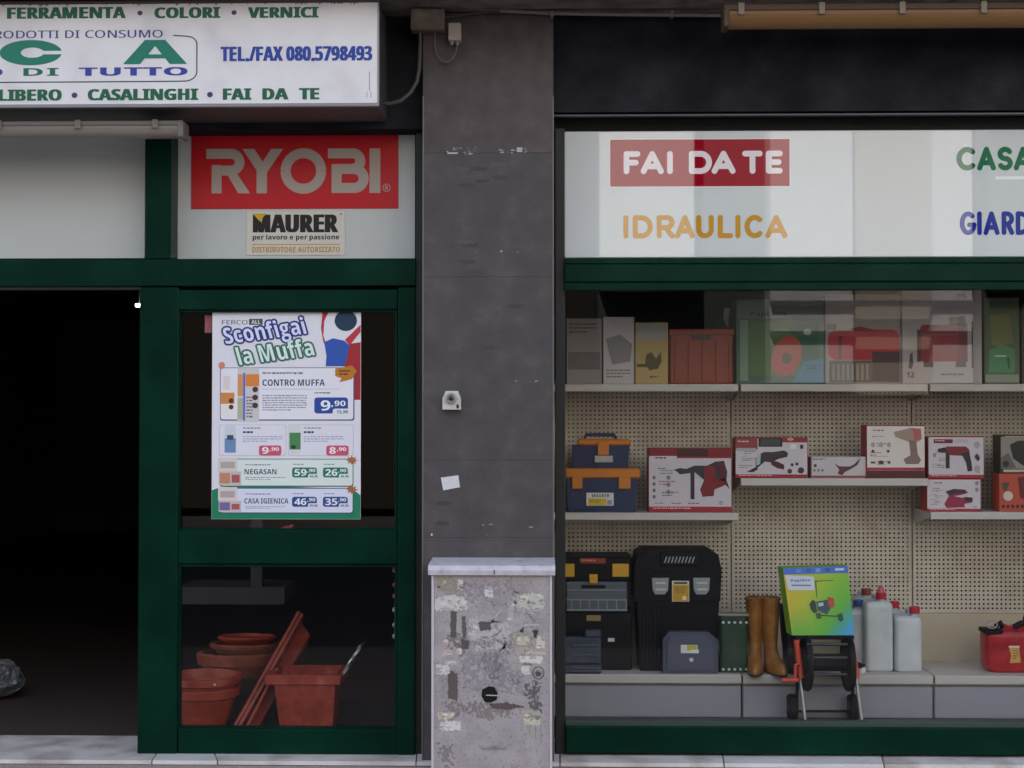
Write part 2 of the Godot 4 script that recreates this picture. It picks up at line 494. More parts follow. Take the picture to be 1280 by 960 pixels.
func build_building():
	var granite = tri_mat("dark_stone", noise_tex(31, 0.012, [[0.0, "453f41"], [0.4, "4b4547"], [0.6, "4e4849"], [1.0, "585253"]], 512, 6, 0, 0.0, 0.09), 0.9, 0.62)
	var granite2 = tri_mat("brownish_stone", noise_tex(32, 0.015, [[0.0, "473e40"], [0.4, "4e4546"], [0.6, "524849"], [1.0, "5d5354"]], 512, 6, 0, 0.0, 0.09), 0.9, 0.6)
	var fascia_m = tri_mat("black_fascia_paint", noise_tex(33, 0.02, [[0.0, "1e1e22"], [0.5, "29292e"], [1.0, "36363c"]], 256, 5, 0, 0.0, 0.06), 0.6, 0.85, {"metallic_specular": 0.2})
	var render_m = tri_mat("grey_brown_render", noise_tex(34, 0.03, [[0.0, "5a514a"], [0.5, "756b63"], [1.0, "8c8178"]], 256, 5), 0.8, 0.9)
	var b = thing("shop_building", "dark stone clad building with balcony above the hardware shop", "building", Vector3(0, 0, -0.3))
	var m = MB.new()
	m.box(Vector3(-14, soffit_y + 0.001, -14.6), Vector3(14, 15.0, -0.001)); obj("upper_wall", m, render_m, b)
	m = MB.new()
	m.box(Vector3(-14, 0.0, -14.6), Vector3(-7.31, soffit_y, -0.02)); obj("side_wall", m, render_m, b)
	m = MB.new()
	m.box(Vector3(8.31, 0.0, -14.6), Vector3(14, soffit_y, -0.02)); obj("side_wall", m, render_m, b)
	m = MB.new()
	m.box(Vector3(-13, soffit_y, 0.0), Vector3(13, soffit_y + 0.22, 0.5)); obj("balcony", m, render_m, b)
	# fascias either side of the pillar
	var fr = R(693, 24, 1700, 138, -0.05)
	var col = R(528, 18, 692, 954, 0.0)
	m = MB.new()
	m.box(Vector3(col.y - 0.02, fr.z, -0.3), Vector3(8.3, soffit_y, -0.05)); obj("fascia", m, fascia_m, b)
	var fl = R(0, 0, 525, 163, -0.10)
	m = MB.new()
	m.box(Vector3(-7.3, fl.z, -0.3), Vector3(col.x + 0.02, soffit_y, -0.08)); obj("fascia", m, fascia_m, b)
	# blind wall past the shop window and past the doorway
	m = MB.new()
	m.box(Vector3(P(1620, 500, -0.05).x, 0.0, -0.3), Vector3(8.3, fr.z, -0.02)); obj("side_wall", m, granite, b)
	m = MB.new()
	m.box(Vector3(-7.3, 0.0, -0.3), Vector3(P(-330, 500, -0.05).x, fl.z, -0.02)); obj("side_wall", m, granite, b)
	# thin metal shutter guide and its slot over the window
	m = MB.new()
	m.box(Vector3(col.y, P(1000, 144, -0.06).y, -0.1), Vector3(P(1620, 142, -0.06).x, P(1000, 142, -0.06).y, -0.06)); obj("shutter_guide", m, mat("dull_metal", "55565a", 0.5, {"metallic": 0.6}), b)
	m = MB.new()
	m.box(Vector3(col.y, P(1000, 139, -0.2).y, -0.3), Vector3(P(1620, 142, -0.06).x, P(1000, 164, -0.2).y, -0.22)); obj("slot_shade", m, mat("slot_shade_black", "151515", 0.6), b)  # black box put in for the shade inside the shutter slot
	# pillar: core and stone panels with open joints
	m = MB.new()
	m.box(Vector3(col.x + 0.012, 0.0, -0.3), Vector3(col.y - 0.012, soffit_y, -0.024))
	var core = obj("pillar", m, mat("mortar", "4a4544", 0.95), b)
	base_of[core] = Vector3.ZERO
	var cuts = [16.0, 191.0, 346.0, 575.0, 672.0, 956.0]
	for i in cuts.size() - 1:
		var y1 = P(610, cuts[i], 0).y - (0.0 if i == 0 else 0.0003)
		var y0 = maxf(0.001, P(610, cuts[i + 1], 0).y + 0.0003)
		var s = MB.new()
		s.cbox(Vector3(col.x, y0, -0.022), Vector3(col.y, y1, 0.0), 0.0007)
		obj("stone_panel", s, granite2 if i < 1 else granite, core)
	# pale strips stand in for light caught along the pillar corners
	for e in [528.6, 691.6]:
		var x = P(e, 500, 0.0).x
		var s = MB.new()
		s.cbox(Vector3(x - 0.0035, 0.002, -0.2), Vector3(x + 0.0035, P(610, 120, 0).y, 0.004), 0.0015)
		obj("corner_highlight", s, mat("edge_highlight", "77716f", 0.45, {"metallic": 0.5}), core)
	# remains of old notices: flakes of white paint and paper
	var k = ink_on(528, 18, 692, 954, 0.0005)
	var rn = RandomNumberGenerator.new(); rn.seed = 12
	for q in [[556, 186, 596, 195, 22], [622, 187, 656, 193, 14], [585, 300, 664, 318, 4], [640, 476, 690, 480, 4], [560, 655, 690, 675, 5]]:
		for i in q[4]:
			var x = rn.randf_range(q[0], q[2]); var y = rn.randf_range(q[1], q[3])
			var w = rn.randf_range(1.0, 6.5); var h = rn.randf_range(0.4, 1.6)
			k.poly([x, y, x + w * 0.5, y - h, x + w, y - h * 0.2, x + w * 0.8, y + h * 0.5, x + w * 0.3, y + h * 0.7], ["8f8c8c", "b5b2b0", "6f6a69", "837e7c"][i % 4], 1 + i % 5)
	for q in [[572, 206, 652, 236, 7], [560, 300, 600, 345, 4], [540, 585, 556, 660, 3], [600, 380, 680, 470, 3], [556, 700, 680, 704, 3]]:
		for i in q[4]:
			var x = rn.randf_range(q[0], q[2]); var y = rn.randf_range(q[1], q[3])
			var pts = []
			for j in 11:
				var a = TAU * j / 11
				var rr = rn.randf_range(0.55, 1.0)
				pts.append_array([x + cos(a) * rr * 13.0, y + sin(a) * rr * 4.0])
			k.poly(pts, ["433d3f", "3f393a", "544d4e"][i % 3], 0.2 + i * 0.08)
	for q in [[646, 186, 653, 192, "b5b3b2"], [559, 192, 572, 194, "c4c0bd"], [539, 669, 541, 672, "d8d4d0"]]:
		k.rect(q[0], q[1], q[2], q[3], q[4], 8)
	ink_obj("paint_flakes", k, core).set_meta("kind", "stuff")
	build_pillar_bits()

func build_pillar_bits():
	# push button housing and a paper note
	var t = thing("door_buzzer", "small white plastic buzzer housing with a round face fixed to the dark pillar", "buzzer", P(565, 512, 0.0))
	var w = mat("white_plastic", "cfcdca", 0.4)
	var a = P(565, 500, 0.0)
	var u = 0.0038
	var m = MB.new()
	m.prism(PackedVector2Array([Vector2(-11, -12) * u, Vector2(11.5, -12) * u, Vector2(11.5, 2) * u, Vector2(8, 11) * u, Vector2(-7, 11) * u, Vector2(-11, 2) * u]), 0.0005, 0.05, Transform3D(Basis(), a))
	obj("housing", m, w, t)
	m = MB.new()
	m.lathe([[0.028, 0.0], [0.028, 0.012], [0.02, 0.018], [0.018, 0.012], [0.0, 0.012]], 18, Transform3D(Basis(Vector3.RIGHT, PI / 2), a + Vector3(0, 0.008, 0.05)))
	obj("ring", m, mat("grey_plastic", "a5a3a0", 0.4), t)
	m = MB.new()
	m.lathe([[0.012, 0.0], [0.012, 0.02], [0.0, 0.024]], 12, Transform3D(Basis(Vector3.RIGHT, PI / 2), a + Vector3(0, 0.008, 0.05)))
	obj("push_button", m, mat("dark_plastic", "252525", 0.4), t)
	m = MB.new()
	m.cbox(a + Vector3(0.024, -0.04, 0.05), a + Vector3(0.036, -0.022, 0.054), 0.002)
	obj("screw_cover", m, mat("dark_plastic"), t)
	var n = thing("paper_note", "small tilted white paper note taped to the dark pillar", "note", P(563, 613, 0.0))
	m = MB.new()
	m.hexa([P(551, 597, 0.004), P(554, 613, 0.002), P(575, 609, 0.004), P(573, 594, 0.008), P(551, 597, 0.001), P(554, 613, 0.001), P(575, 609, 0.001), P(573, 594, 0.005)])
	obj("paper", m, mat("note_paper", "d9d8da", 0.8), n)

func build_opposite():
	# houses across the street, seen only as reflections in the shop's glass and panels
	var white = mat("sunlit_plaster", "d0d0ce", 0.9)
	var beige = mat("beige_plaster", "a99d8b", 0.9)
	var grey = mat("grey_shutter", "4a4f4d", 0.8)
	var stone = mat("dark_base_stone", "2f2d2c", 0.8)
	var z = 17.0
	var b = thing("apartment_building", "white plastered apartment building with grey shuttered bays across the street", "building", Vector3(6, 0, z))
	var m = MB.new(); m.box(Vector3(0.9, 2.0, z + 0.6), Vector3(20, 13, z + 9)); obj("wall", m, grey, b)
	m = MB.new(); m.box(Vector3(0.9, 0.0, z + 0.3), Vector3(20, 2.0, z + 9)); obj("ground_floor", m, stone, b)
	for q in [[0.9, 2.45], [3.7, 5.05], [6.35, 7.0], [9.6, 11.2], [13.0, 14.6], [17.0, 20.0]]:
		m = MB.new(); m.box(Vector3(q[0], 3.75 if q[0] < 1.0 else 2.2, z), Vector3(q[1], 13, z + 0.6)); obj("pilaster", m, white, b)
	for q in [[5.05, 6.35], [11.2, 13.0]]:
		m = MB.new(); m.box(Vector3(q[0], 2.0, z + 0.25), Vector3(q[1], 13, z + 0.6)); obj("wall_panel", m, beige, b)
	for h in [2.95, 3.45]:
		m = MB.new(); m.box(Vector3(3.7, h, z - 0.12), Vector3(7.0, h + 0.09, z - 0.001)); obj("string_course", m, grey, b)
	for h in [4.0, 6.9, 9.8]:
		m = MB.new(); m.box(Vector3(7.3, h, z + 0.1), Vector3(9.3, h + 1.9, z + 0.6)); obj("shutter", m, mat("green_shutter", "56655c", 0.7), b)
	var c = thing("brown_house", "dark brown house standing across the street", "building", Vector3(-9, 0, z + 2))
	m = MB.new(); m.box(Vector3(-20, 0, z + 2), Vector3(0.89, 8.5, z + 10)); obj("wall", m, mat("dark_brown_render", "332b27", 0.9), c)
	for x in [-16.0, -11.5, -7.0, -2.8]:
		m = MB.new(); m.box(Vector3(x, 4.2, z + 1.9), Vector3(x + 1.3, 6.3, z + 1.999)); obj("window", m, mat("dark_window", "20242a", 0.2), c)

func green() -> StandardMaterial3D:
	if "green_aluminium" in mats: return mats["green_aluminium"]
	return tri_mat("green_aluminium", noise_tex(81, 0.012, [[0.0, "04241b"], [0.5, "052b20"], [0.8, "073024"], [1.0, "0b382b"]], 256, 5), 0.8, 0.36, {"metallic_specular": 0.2})

func bead() -> StandardMaterial3D:
	return mat("dark_gasket", "0d1a16", 0.5)

func frosted() -> StandardMaterial3D:
	return mat("white_opal_panel", "d0d4d2", 0.015, {"metallic_specular": 0.6})

func pane() -> StandardMaterial3D:
	return glass("window_glass", "060908", 0.06)

func build_left_front():
	var t = thing("shopfront_frame", "dark green aluminium frame with white opal panels over the shop doorway", "shop front", Vector3(P(100, 340, ZF).x, 0.023, ZF))
	obj("transom_beam", pbox(-330, 324, 520, 358, ZF, 0.16, 0.004), green(), t)
	obj("transom_lip", pbox(-330, 358.5, 176, 363, ZF - 0.015, 0.06, 0.002), bead(), t)
	obj("mullion", pbox(182, 160, 214, 323.5, ZF + 0.002, 0.16, 0.004), green(), t)
	obj("head_rail", pbox(-330, 140, 528, 163, ZP + 0.02, 0.06), bead(), t)
	obj("jamb", pbox(519.5, 166, 529, 950, ZF - 0.02, 0.1), bead(), t)
	for q in [[-330, 181.5], [214.5, 519]]:
		var p = obj("opal_panel", pbox(q[0], 160, q[1], 323.5, ZP, 0.03, 0.002), frosted(), t)
	# side light with two panes
	var d = thing("glazed_side_light", "green framed glazed panel beside the open doorway with poster on its upper pane", "glazed panel", Vector3(P(350, 945, ZF).x, 0.023, ZF))
	var yb = 946.0
	obj("stile", pbox(173, 359, 222, yb, ZF + 0.004, 0.075, 0.005), green(), d)
	obj("stile", pbox(497, 359, 519, yb, ZF + 0.004, 0.075, 0.005), green(), d)
	obj("rail", pbox(222.3, 362, 496.7, 387, ZF, 0.07, 0.004), green(), d)
	obj("rail", pbox(222.3, 664, 496.7, 705, ZF, 0.07, 0.004), green(), d)
	obj("rail", pbox(222.3, 912, 496.7, yb, ZF, 0.07, 0.004), green(), d)
	for q in [[387.3, 663.7], [705.3, 911.7]]:
		var m = MB.new()
		var r = R(222.5, q[0], 496.5, q[1], ZF - 0.02)
		for s in [[r.x, r.y, r.w - 0.012, r.w], [r.x, r.y, r.z, r.z + 0.012], [r.x, r.x + 0.012, r.z + 0.0125, r.w - 0.0125], [r.y - 0.012, r.y, r.z + 0.0125, r.w - 0.0125]]:
			m.box(Vector3(s[0], s[2], ZF - 0.05), Vector3(s[1], s[3], ZF - 0.014))
		obj("glazing_bead", m, green(), d)
		var g = MB.new()
		var gr = R(224, q[0] + 1.5, 495, q[1] - 1.5, ZG)
		g.quad(Vector3(gr.x, gr.z, ZG), Vector3(gr.y, gr.z, ZG), Vector3(gr.y, gr.w, ZG), Vector3(gr.x, gr.w, ZG))
		obj("glass_pane", g, pane(), d)
	build_brand_plates()
	build_poster()

func build_brand_plates():
	var zp = ZP + 0.004
	var t = thing("red_sign_plate", "red sign plate with large pale capitals on the opal panel beside the pillar", "sign", P(368, 261, zp))
	obj("plate", pbox(239, 167, 498, 261, zp, 0.003, 0.0008), mat("red_vinyl", "c8141f", 0.3), t)
	var k = ink_on(239, 167, 498, 261, zp + 0.0004)
	var ink = "b8aaa0"
	var arc = func(cx, cy, r, t0, t1):
		var p = []
		for i in 25:
			var a = deg_to_rad(lerpf(t0, t1, i / 24.0))
			p.append_array([cx + cos(a) * r, cy - sin(a) * r])
		return p
	var W = 12.5
	k.stroke([258, 192, 289, 192] + arc.call(289, 202.5, 10.5, 90, -90) + [277.5, 213], W, ink, 2, false)
	k.stroke([271, 206, 271, 241.5], W, ink, 2.6, false)
	k.poly([278, 207, 290, 207, 313, 241.5, 298, 241.5], ink, 3)
	k.poly([303, 186, 318, 186, 334, 210, 334, 241.5, 321, 241.5, 321, 213], ink, 2)
	k.poly([339, 186, 354, 186, 333.8, 216, 326, 206], ink, 3)
	k.stroke(arc.call(379.5, 213.8, 22.2, 0, 180), W, ink, 2, false)
	k.stroke(arc.call(379.5, 213.8, 22.2, 180, 360), W, ink, 2.6, false)
	k.stroke([410, 192, 441, 192] + arc.call(441, 201.5, 9.5, 90, -90), W, ink, 2, false)
	k.stroke([421, 211.5, 443, 211.5] + arc.call(443, 223.4, 11.8, 90, -90) + [421, 235.2], W, ink, 2.6, false)
	k.stroke([421, 205.3, 421, 241.4], W, ink, 3.2, false)
	k.rect(462, 186, 475.5, 241.5, ink, 2)
	k.stroke(arc.call(483.3, 235, 4.6, 0, 180), 0.9, ink, 2, false)
	k.stroke(arc.call(483.3, 235, 4.6, 180, 360), 0.9, ink, 2.4, false)
	k.text("R", 481.3, 232.4, 485.6, 237.8, ink, 2.5)
	ink_obj("lettering", k, t)
	var s = thing("dealer_sticker", "small cream sticker with black and yellow lettering on the opal panel", "sticker", P(369, 319, zp))
	obj("sheet", pbox(308, 264, 431, 319, zp, 0.002, 0.0005), mat("cream_sticker", "dcd6ca", 0.5), s)
	k = ink_on(308, 264, 431, 319, zp + 0.0004)
	# capitals in a heavy geometric cut
	for i in 7:
		var o = (i - 3) * 0.5
		k.text("MAURER", 317.5 + o, 268.2, 421.5 + o, 290.4, "16110f", 1 + i * 0.2)
	k.poly([316, 267, 333, 267, 324.5, 276.5], "d8ab1c", 3)
	k.text("per lavoro e per passione", 316, 293, 424, 301.5, "1c1815", 2)
	k.rect(315, 305, 425, 306, "c79a3a", 1)
	k.text("DISTRIBUTORE AUTORIZZATO", 315.5, 308.5, 425, 315.2, "c79a3a", 2)
	k.rect(425, 267, 427, 268.6, "3a3530", 1)
	ink_obj("lettering", k, s)

func build_poster():
	var zp = ZG + 0.006
	var t = thing("promotion_poster", "large white promotional poster with price tags and a green foot on the glass", "poster", P(358, 649, zp))
	obj("sheet", pbox(265, 388, 451, 649, zp, 0.002, 0.0), mat("poster_paper", "e8e6ee", 0.35), t)
	var k = ink_on(265, 388, 451, 649, zp + 0.0003)
	k.step = 0.00025
	# colour fields of the picture in the corner (figure left out)
	k.poly([403, 389, 411, 388, 405, 402, 404, 420, 409, 434, 404, 428, 401, 410], "c02a38", 1)
	k.ell(432, 401, 14, 13, "1c3550", 2)
	k.poly([431, 425, 450.5, 406, 450.5, 415, 437, 432], "c43442", 3)
	k.poly([436, 430, 450.5, 428, 450.5, 500, 443, 500, 440, 470, 430, 462], "a8222e", 1)
	k.poly([405, 428, 416, 423, 430, 426, 437, 432, 431, 458, 407, 458, 408, 445], "2c56b0", 4)
	# heading
	k.text("FERCO", 277, 400, 309, 405.5, "4a4658", 2, false)
	k.rect(311, 398.5, 328, 406, "4c5546", 2); k.text("ALL", 314, 400, 325, 404.6, "e8e6ee", 3)
	for q in [["Sconfigai", 280, 402, 382, 431, "2b2f78", "dfe4ff"], ["la Muffa", 296, 428, 391, 451, "3a6a5c", "dff3ea"]]:
		for i in 12:
			var o = Vector2(2.2, 0).rotated(TAU * i / 12)
			k.text(q[0], q[1] + o.x, q[2] + o.y, q[3] + o.x, q[4] + o.y, q[5], 4 + i * 0.25, true, -0.15, -0.13)
		k.text(q[0], q[1], q[2], q[3], q[4], q[6], 8, true, -0.15, -0.13)
	# first offer
	k.rrect(275, 459.5, 443, 526, 3, "46506e", 2); k.rrect(275.8, 460.3, 441.6, 524.5, 3, "eceaf2", 3)
	k.rrect(276, 487, 293, 519, 4, "efe9e4", 4); k.rect(276, 491, 293, 505, "d98a4a", 5); k.rect(279, 470, 287, 487, "e0d8d4", 4)
	k.ell(277, 457, 4, 4.5, "d98a70", 4); k.ell(289, 501, 3, 3, "5a2f2a", 6); k.ell(289, 509, 3, 3, "5a2f2a", 6)
	k.rect(297, 460, 324, 527, "d2d0cf", 4); k.rect(297, 468, 304, 495, "d99a5a", 5); k.rect(307, 468, 324, 483, "e0873a", 5)
	k.rect(304, 466, 306.5, 526, "5a6fd0", 6); k.rect(297, 498, 304, 524, "b8b79a", 5)
	for i in 3: k.ell(319, 487 + i * 10, 3.6, 3.6, "4e3034", 6)
	k.lines(308, 496, 316, 524, 7, "6a6a78", 6, 3)
	k.lines(328, 465.5, 404, 470.5, 1, "707488", 4, 4)
	k.text("CONTRO MUFFA", 328, 474.5, 406, 482.5, "2a3260", 4)
	k.rect(328, 486.4, 424, 486.8, "8a8da0", 4)
	k.lines(328, 494, 384, 516, 7, "86889a", 4, 5)
	k.lines(393, 490.5, 426, 494, 1, "6a6e86", 4, 6)
	k.rrect(393, 497, 435, 517, 3.5, "23489c", 4)
	k.text("9", 401, 500.5, 413, 513.5, "f4f4fa", 5); k.text(",90", 414, 501, 432, 509, "f4f4fa", 5)
	k.rrect(416, 511, 438, 520, 3, "eceaf2", 6); k.text("13,90", 421, 513, 435, 517.5, "2a2f48", 7)
	k.poly([419, 461, 440, 457, 446, 464, 440, 474, 424, 478, 427, 473, 419, 470], "c07a22", 7); k.lines(424, 463, 438, 472, 2, "5a2c10", 8, 16)
	# second row
	k.rrect(274, 531, 358, 570, 3, "c2c0cc", 2); k.rrect(274.6, 531.6, 357.4, 569.4, 3, "e6e4ee", 3)
	k.rrect(360.5, 531, 442, 570, 3, "c2c0cc", 2); k.rrect(361, 531.6, 441.4, 569.4, 3, "e6e4ee", 3)
	k.rrect(281, 532, 295, 566, 4, "d3d8e0", 4); k.rect(281, 548, 295, 566, "6f8fb8", 5); k.rect(284, 544, 292, 550, "3c4d6a", 6)
	k.rrect(362, 532, 376, 568, 4, "dcdcda", 4); k.rect(362, 541, 376, 562, "4d8a4e", 5); k.ell(367, 559, 3, 2.5, "203a26", 6)
	for q in [[304, "", 323], [380, "", 400]]:
		k.lines(q[0], 534.5, q[0] + 34, 538, 1, "8a8c9a", 4, 9)
		k.lines(q[0], 539.2, q[2], 544.4, 1, "2c3048", 4, 15)
		k.lines(q[0], 545.5, q[0] + 50, 554, 3, "a0a2b0", 4, 10)
	for q in [[324, "9"], [408, "8"]]:
		k.rrect(q[0], 557, q[0] + 28, 569.5, 3, "cf5570", 5)
		k.text(q[1], q[0] + 4, 559, q[0] + 12, 567.4, "fbf0f4", 6); k.text(",90", q[0] + 13, 559.3, q[0] + 25, 564.5, "fbf0f4", 6)
	# third and fourth rows
	k.poly([265.3, 613, 276, 609, 300, 608, 330, 606, 360, 608.5, 441, 611, 450.7, 619, 450.7, 648.7, 265.3, 648.7], "12805a", 1)
	for q in [[573.5, 608.5, "3d6a5c", "e2ebe6", "NEGASAN", 346, "1f7a5c", ["59", "26"], "c98a6a"], [610, 642, "3d4c70", "dfe2f2", "CASA IGIENICA", 361, "2a4a8c", ["46", "35"], "7a6aa0"]]:
		var a = q[0]; var e = q[1]
		k.rrect(275, a, 442, e, 3, q[2], 2); k.rrect(276, a + 1, 441, e - 1.4, 3, q[3], 3)
		k.rect(273, a - 1, 297, a + 16, "ddd3cb", 4); k.rect(274, a + 16, 302, e - 2, "d0c0bc", 4)
		k.rect(275, a + 18, 288, e - 4, q[8], 5); k.rect(290, a + 20, 300, e - 5, "b05a5a", 5); k.rect(276, a + 4, 294, a + 12, "b9aaa8", 5)
		k.lines(307, a + 7, 360, a + 10, 1, "7c7e90", 4, 12)
		k.text(q[4], 306, a + 13, q[5], a + 19.5, "2c4a58" if a < 600 else "343a5c", 4)
		k.lines(307, a + 23, 358, a + 28, 2, "9a9cae", 4, 13)
		for i in 2:
			var x = 365.5 + i * 38.5
			k.lines(x + 1, a + 6.5, x + 24, a + 9, 1, "8a8ca0", 4, 14)
			k.rrect(x, a + 11, x + 31, a + 23.5, 3, q[6], 4)
			k.text(q[7][i], x + 3, a + 13, x + 18, a + 21.4, "f2f2fa", 5)
			k.text(",90", x + 19, a + 12.6, x + 29, a + 17.5, "f2f2fa", 5)
			k.rrect(x + 20, a + 19, x + 34, a + 25, 2, q[3], 6); k.text("49,90", x + 22, a + 20.6, x + 32, a + 23.8, "30364c", 7)
		var st = []
		for i in 16:
			var o = Vector2(7.5 if i % 2 == 0 else 4.0, 0).rotated(TAU * i / 16)
			st.append_array([440 + o.x, a + 2 + o.y * 0.8])
		k.poly(st, "b06a3c", 6)
	ink_obj("print", k, t)
	var f = thing("red_leaflet", "small dull red leaflet edge showing beside the poster behind the glass", "leaflet", P(262, 416, ZG - 0.02))
	obj("paper", pbox(256, 394, 268, 416, ZG - 0.012, 0.002), mat("dull_red_paper", "a8606a", 0.7), f)
	var f2 = thing("red_tag", "small red tag below the poster on the middle rail", "tag", P(360, 664, ZG - 0.02))
	var m = MB.new()
	m.hexa([P(349, 660, ZG - 0.012), P(352, 664, ZG - 0.012), P(366, 659, ZG - 0.012), P(367, 655, ZG - 0.012), P(349, 660, ZG - 0.015), P(352, 664, ZG - 0.015), P(366, 659, ZG - 0.015), P(367, 655, ZG - 0.015)])
	obj("paper", m, mat("red_paper", "8f1f2c", 0.6), f2)

func build_display_window():
	var t = thing("display_window", "wide green framed display window with white opal panel lettered above the glass", "shop window", Vector3(P(980, 942, ZF).x, 0.023, ZF))
	var far = 1560
	obj("transom_beam", pbox(705, 329, far, 352, ZF, 0.09, 0.006), green(), t)
	obj("transom_lip", pbox(705, 321.6, far, 328.6, ZF - 0.012, 0.07, 0.002), green(), t)
	obj("transom_lip", pbox(705, 352.4, far, 362, ZF - 0.008, 0.07, 0.003), green(), t)
	obj("shutter_rail", pbox(694, 160, 706.6, 944, ZF - 0.034, 0.09, 0.003), mat("black_painted_steel", "17191a", 0.5), t)
	obj("stile", pbox(far, 160, far + 40, 944, ZF - 0.01, 0.09, 0.003), green(), t)
	obj("bottom_rail", pbox(706.8, 910, far, 944, ZF, 0.075, 0.006), green(), t)
	obj("sill_lip", pbox(706.8, 902.5, far, 909.6, ZF - 0.02, 0.05, 0.002), mat("greenish_sill", "33433c", 0.5), t)
	var pn = obj("opal_panel", pbox(705.5, 162.5, far, 321.4, ZF - 0.026, 0.03, 0.004), frosted(), t)
	base_of[pn] = Vector3.ZERO
	var gr = R(707, 363, far, 902, ZG)
	var g = MB.new()
	g.quad(Vector3(gr.x, gr.z, ZG), Vector3(gr.y, gr.z, ZG), Vector3(gr.y, gr.w, ZG), Vector3(gr.x, gr.w, ZG))
	obj("glass_pane", g, pane(), t)
	# cut vinyl lettering on the opal panel
	var z = ZF - 0.0255
	var k = ink_on(705, 160, 1300, 322, z)
	k.rect(762, 172.5, 989.5, 234, "e9e4e2", 0.4); k.rect(763.2, 173.7, 988.2, 232.6, "9a0a22", 0.9)
	for q in [["F", 780, 801], ["A", 801.5, 830.5], ["I", 834.5, 842], ["D", 862, 891], ["A", 890.5, 920.5], ["T", 929, 954.5], ["E", 958.5, 979.5]]:
		capital(k, q[0], q[1], 188.2, q[2], 217, 7.2, "eadfe0")
	ink_obj("red_lettering", k, pn, gloss_ink())
	k = ink_on(705, 160, 1300, 322, z)
	for q in [["I", 779.5, 786], ["D", 791.5, 816.5], ["R", 821.5, 844], ["A", 844.5, 869], ["U", 871, 893], ["L", 898, 917], ["I", 920, 926.5], ["C", 931.5, 955], ["A", 957.5, 985]]:
		capital(k, q[0], q[1], 268.5, q[2], 297.5, 6.2, "c98f22")
	ink_obj("yellow_lettering", k, pn, gloss_ink())
	k = ink_on(705, 160, 1300, 322, z)
	for q in [["C", 1196.5, 1221], ["A", 1222, 1245.5], ["S", 1247.5, 1266.5], ["A", 1267.5, 1291]]:
		capital(k, q[0], q[1], 184.5, q[2], 214, 6.4, "0f6b45")
	k.rect(1244.5, 221.5, 1291, 225.5, "f0f2f0", 1)
	ink_obj("green_lettering", k, pn, gloss_ink())
	k = ink_on(705, 160, 1300, 322, z)
	for q in [["G", 1200, 1221], ["I", 1221.5, 1227.5], ["A", 1229.5, 1249.5], ["R", 1252, 1267.5], ["D", 1269.5, 1289]]:
		capital(k, q[0], q[1], 265, q[2], 294.5, 5.8, "1a2290")
	ink_obj("blue_lettering", k, pn, gloss_ink())

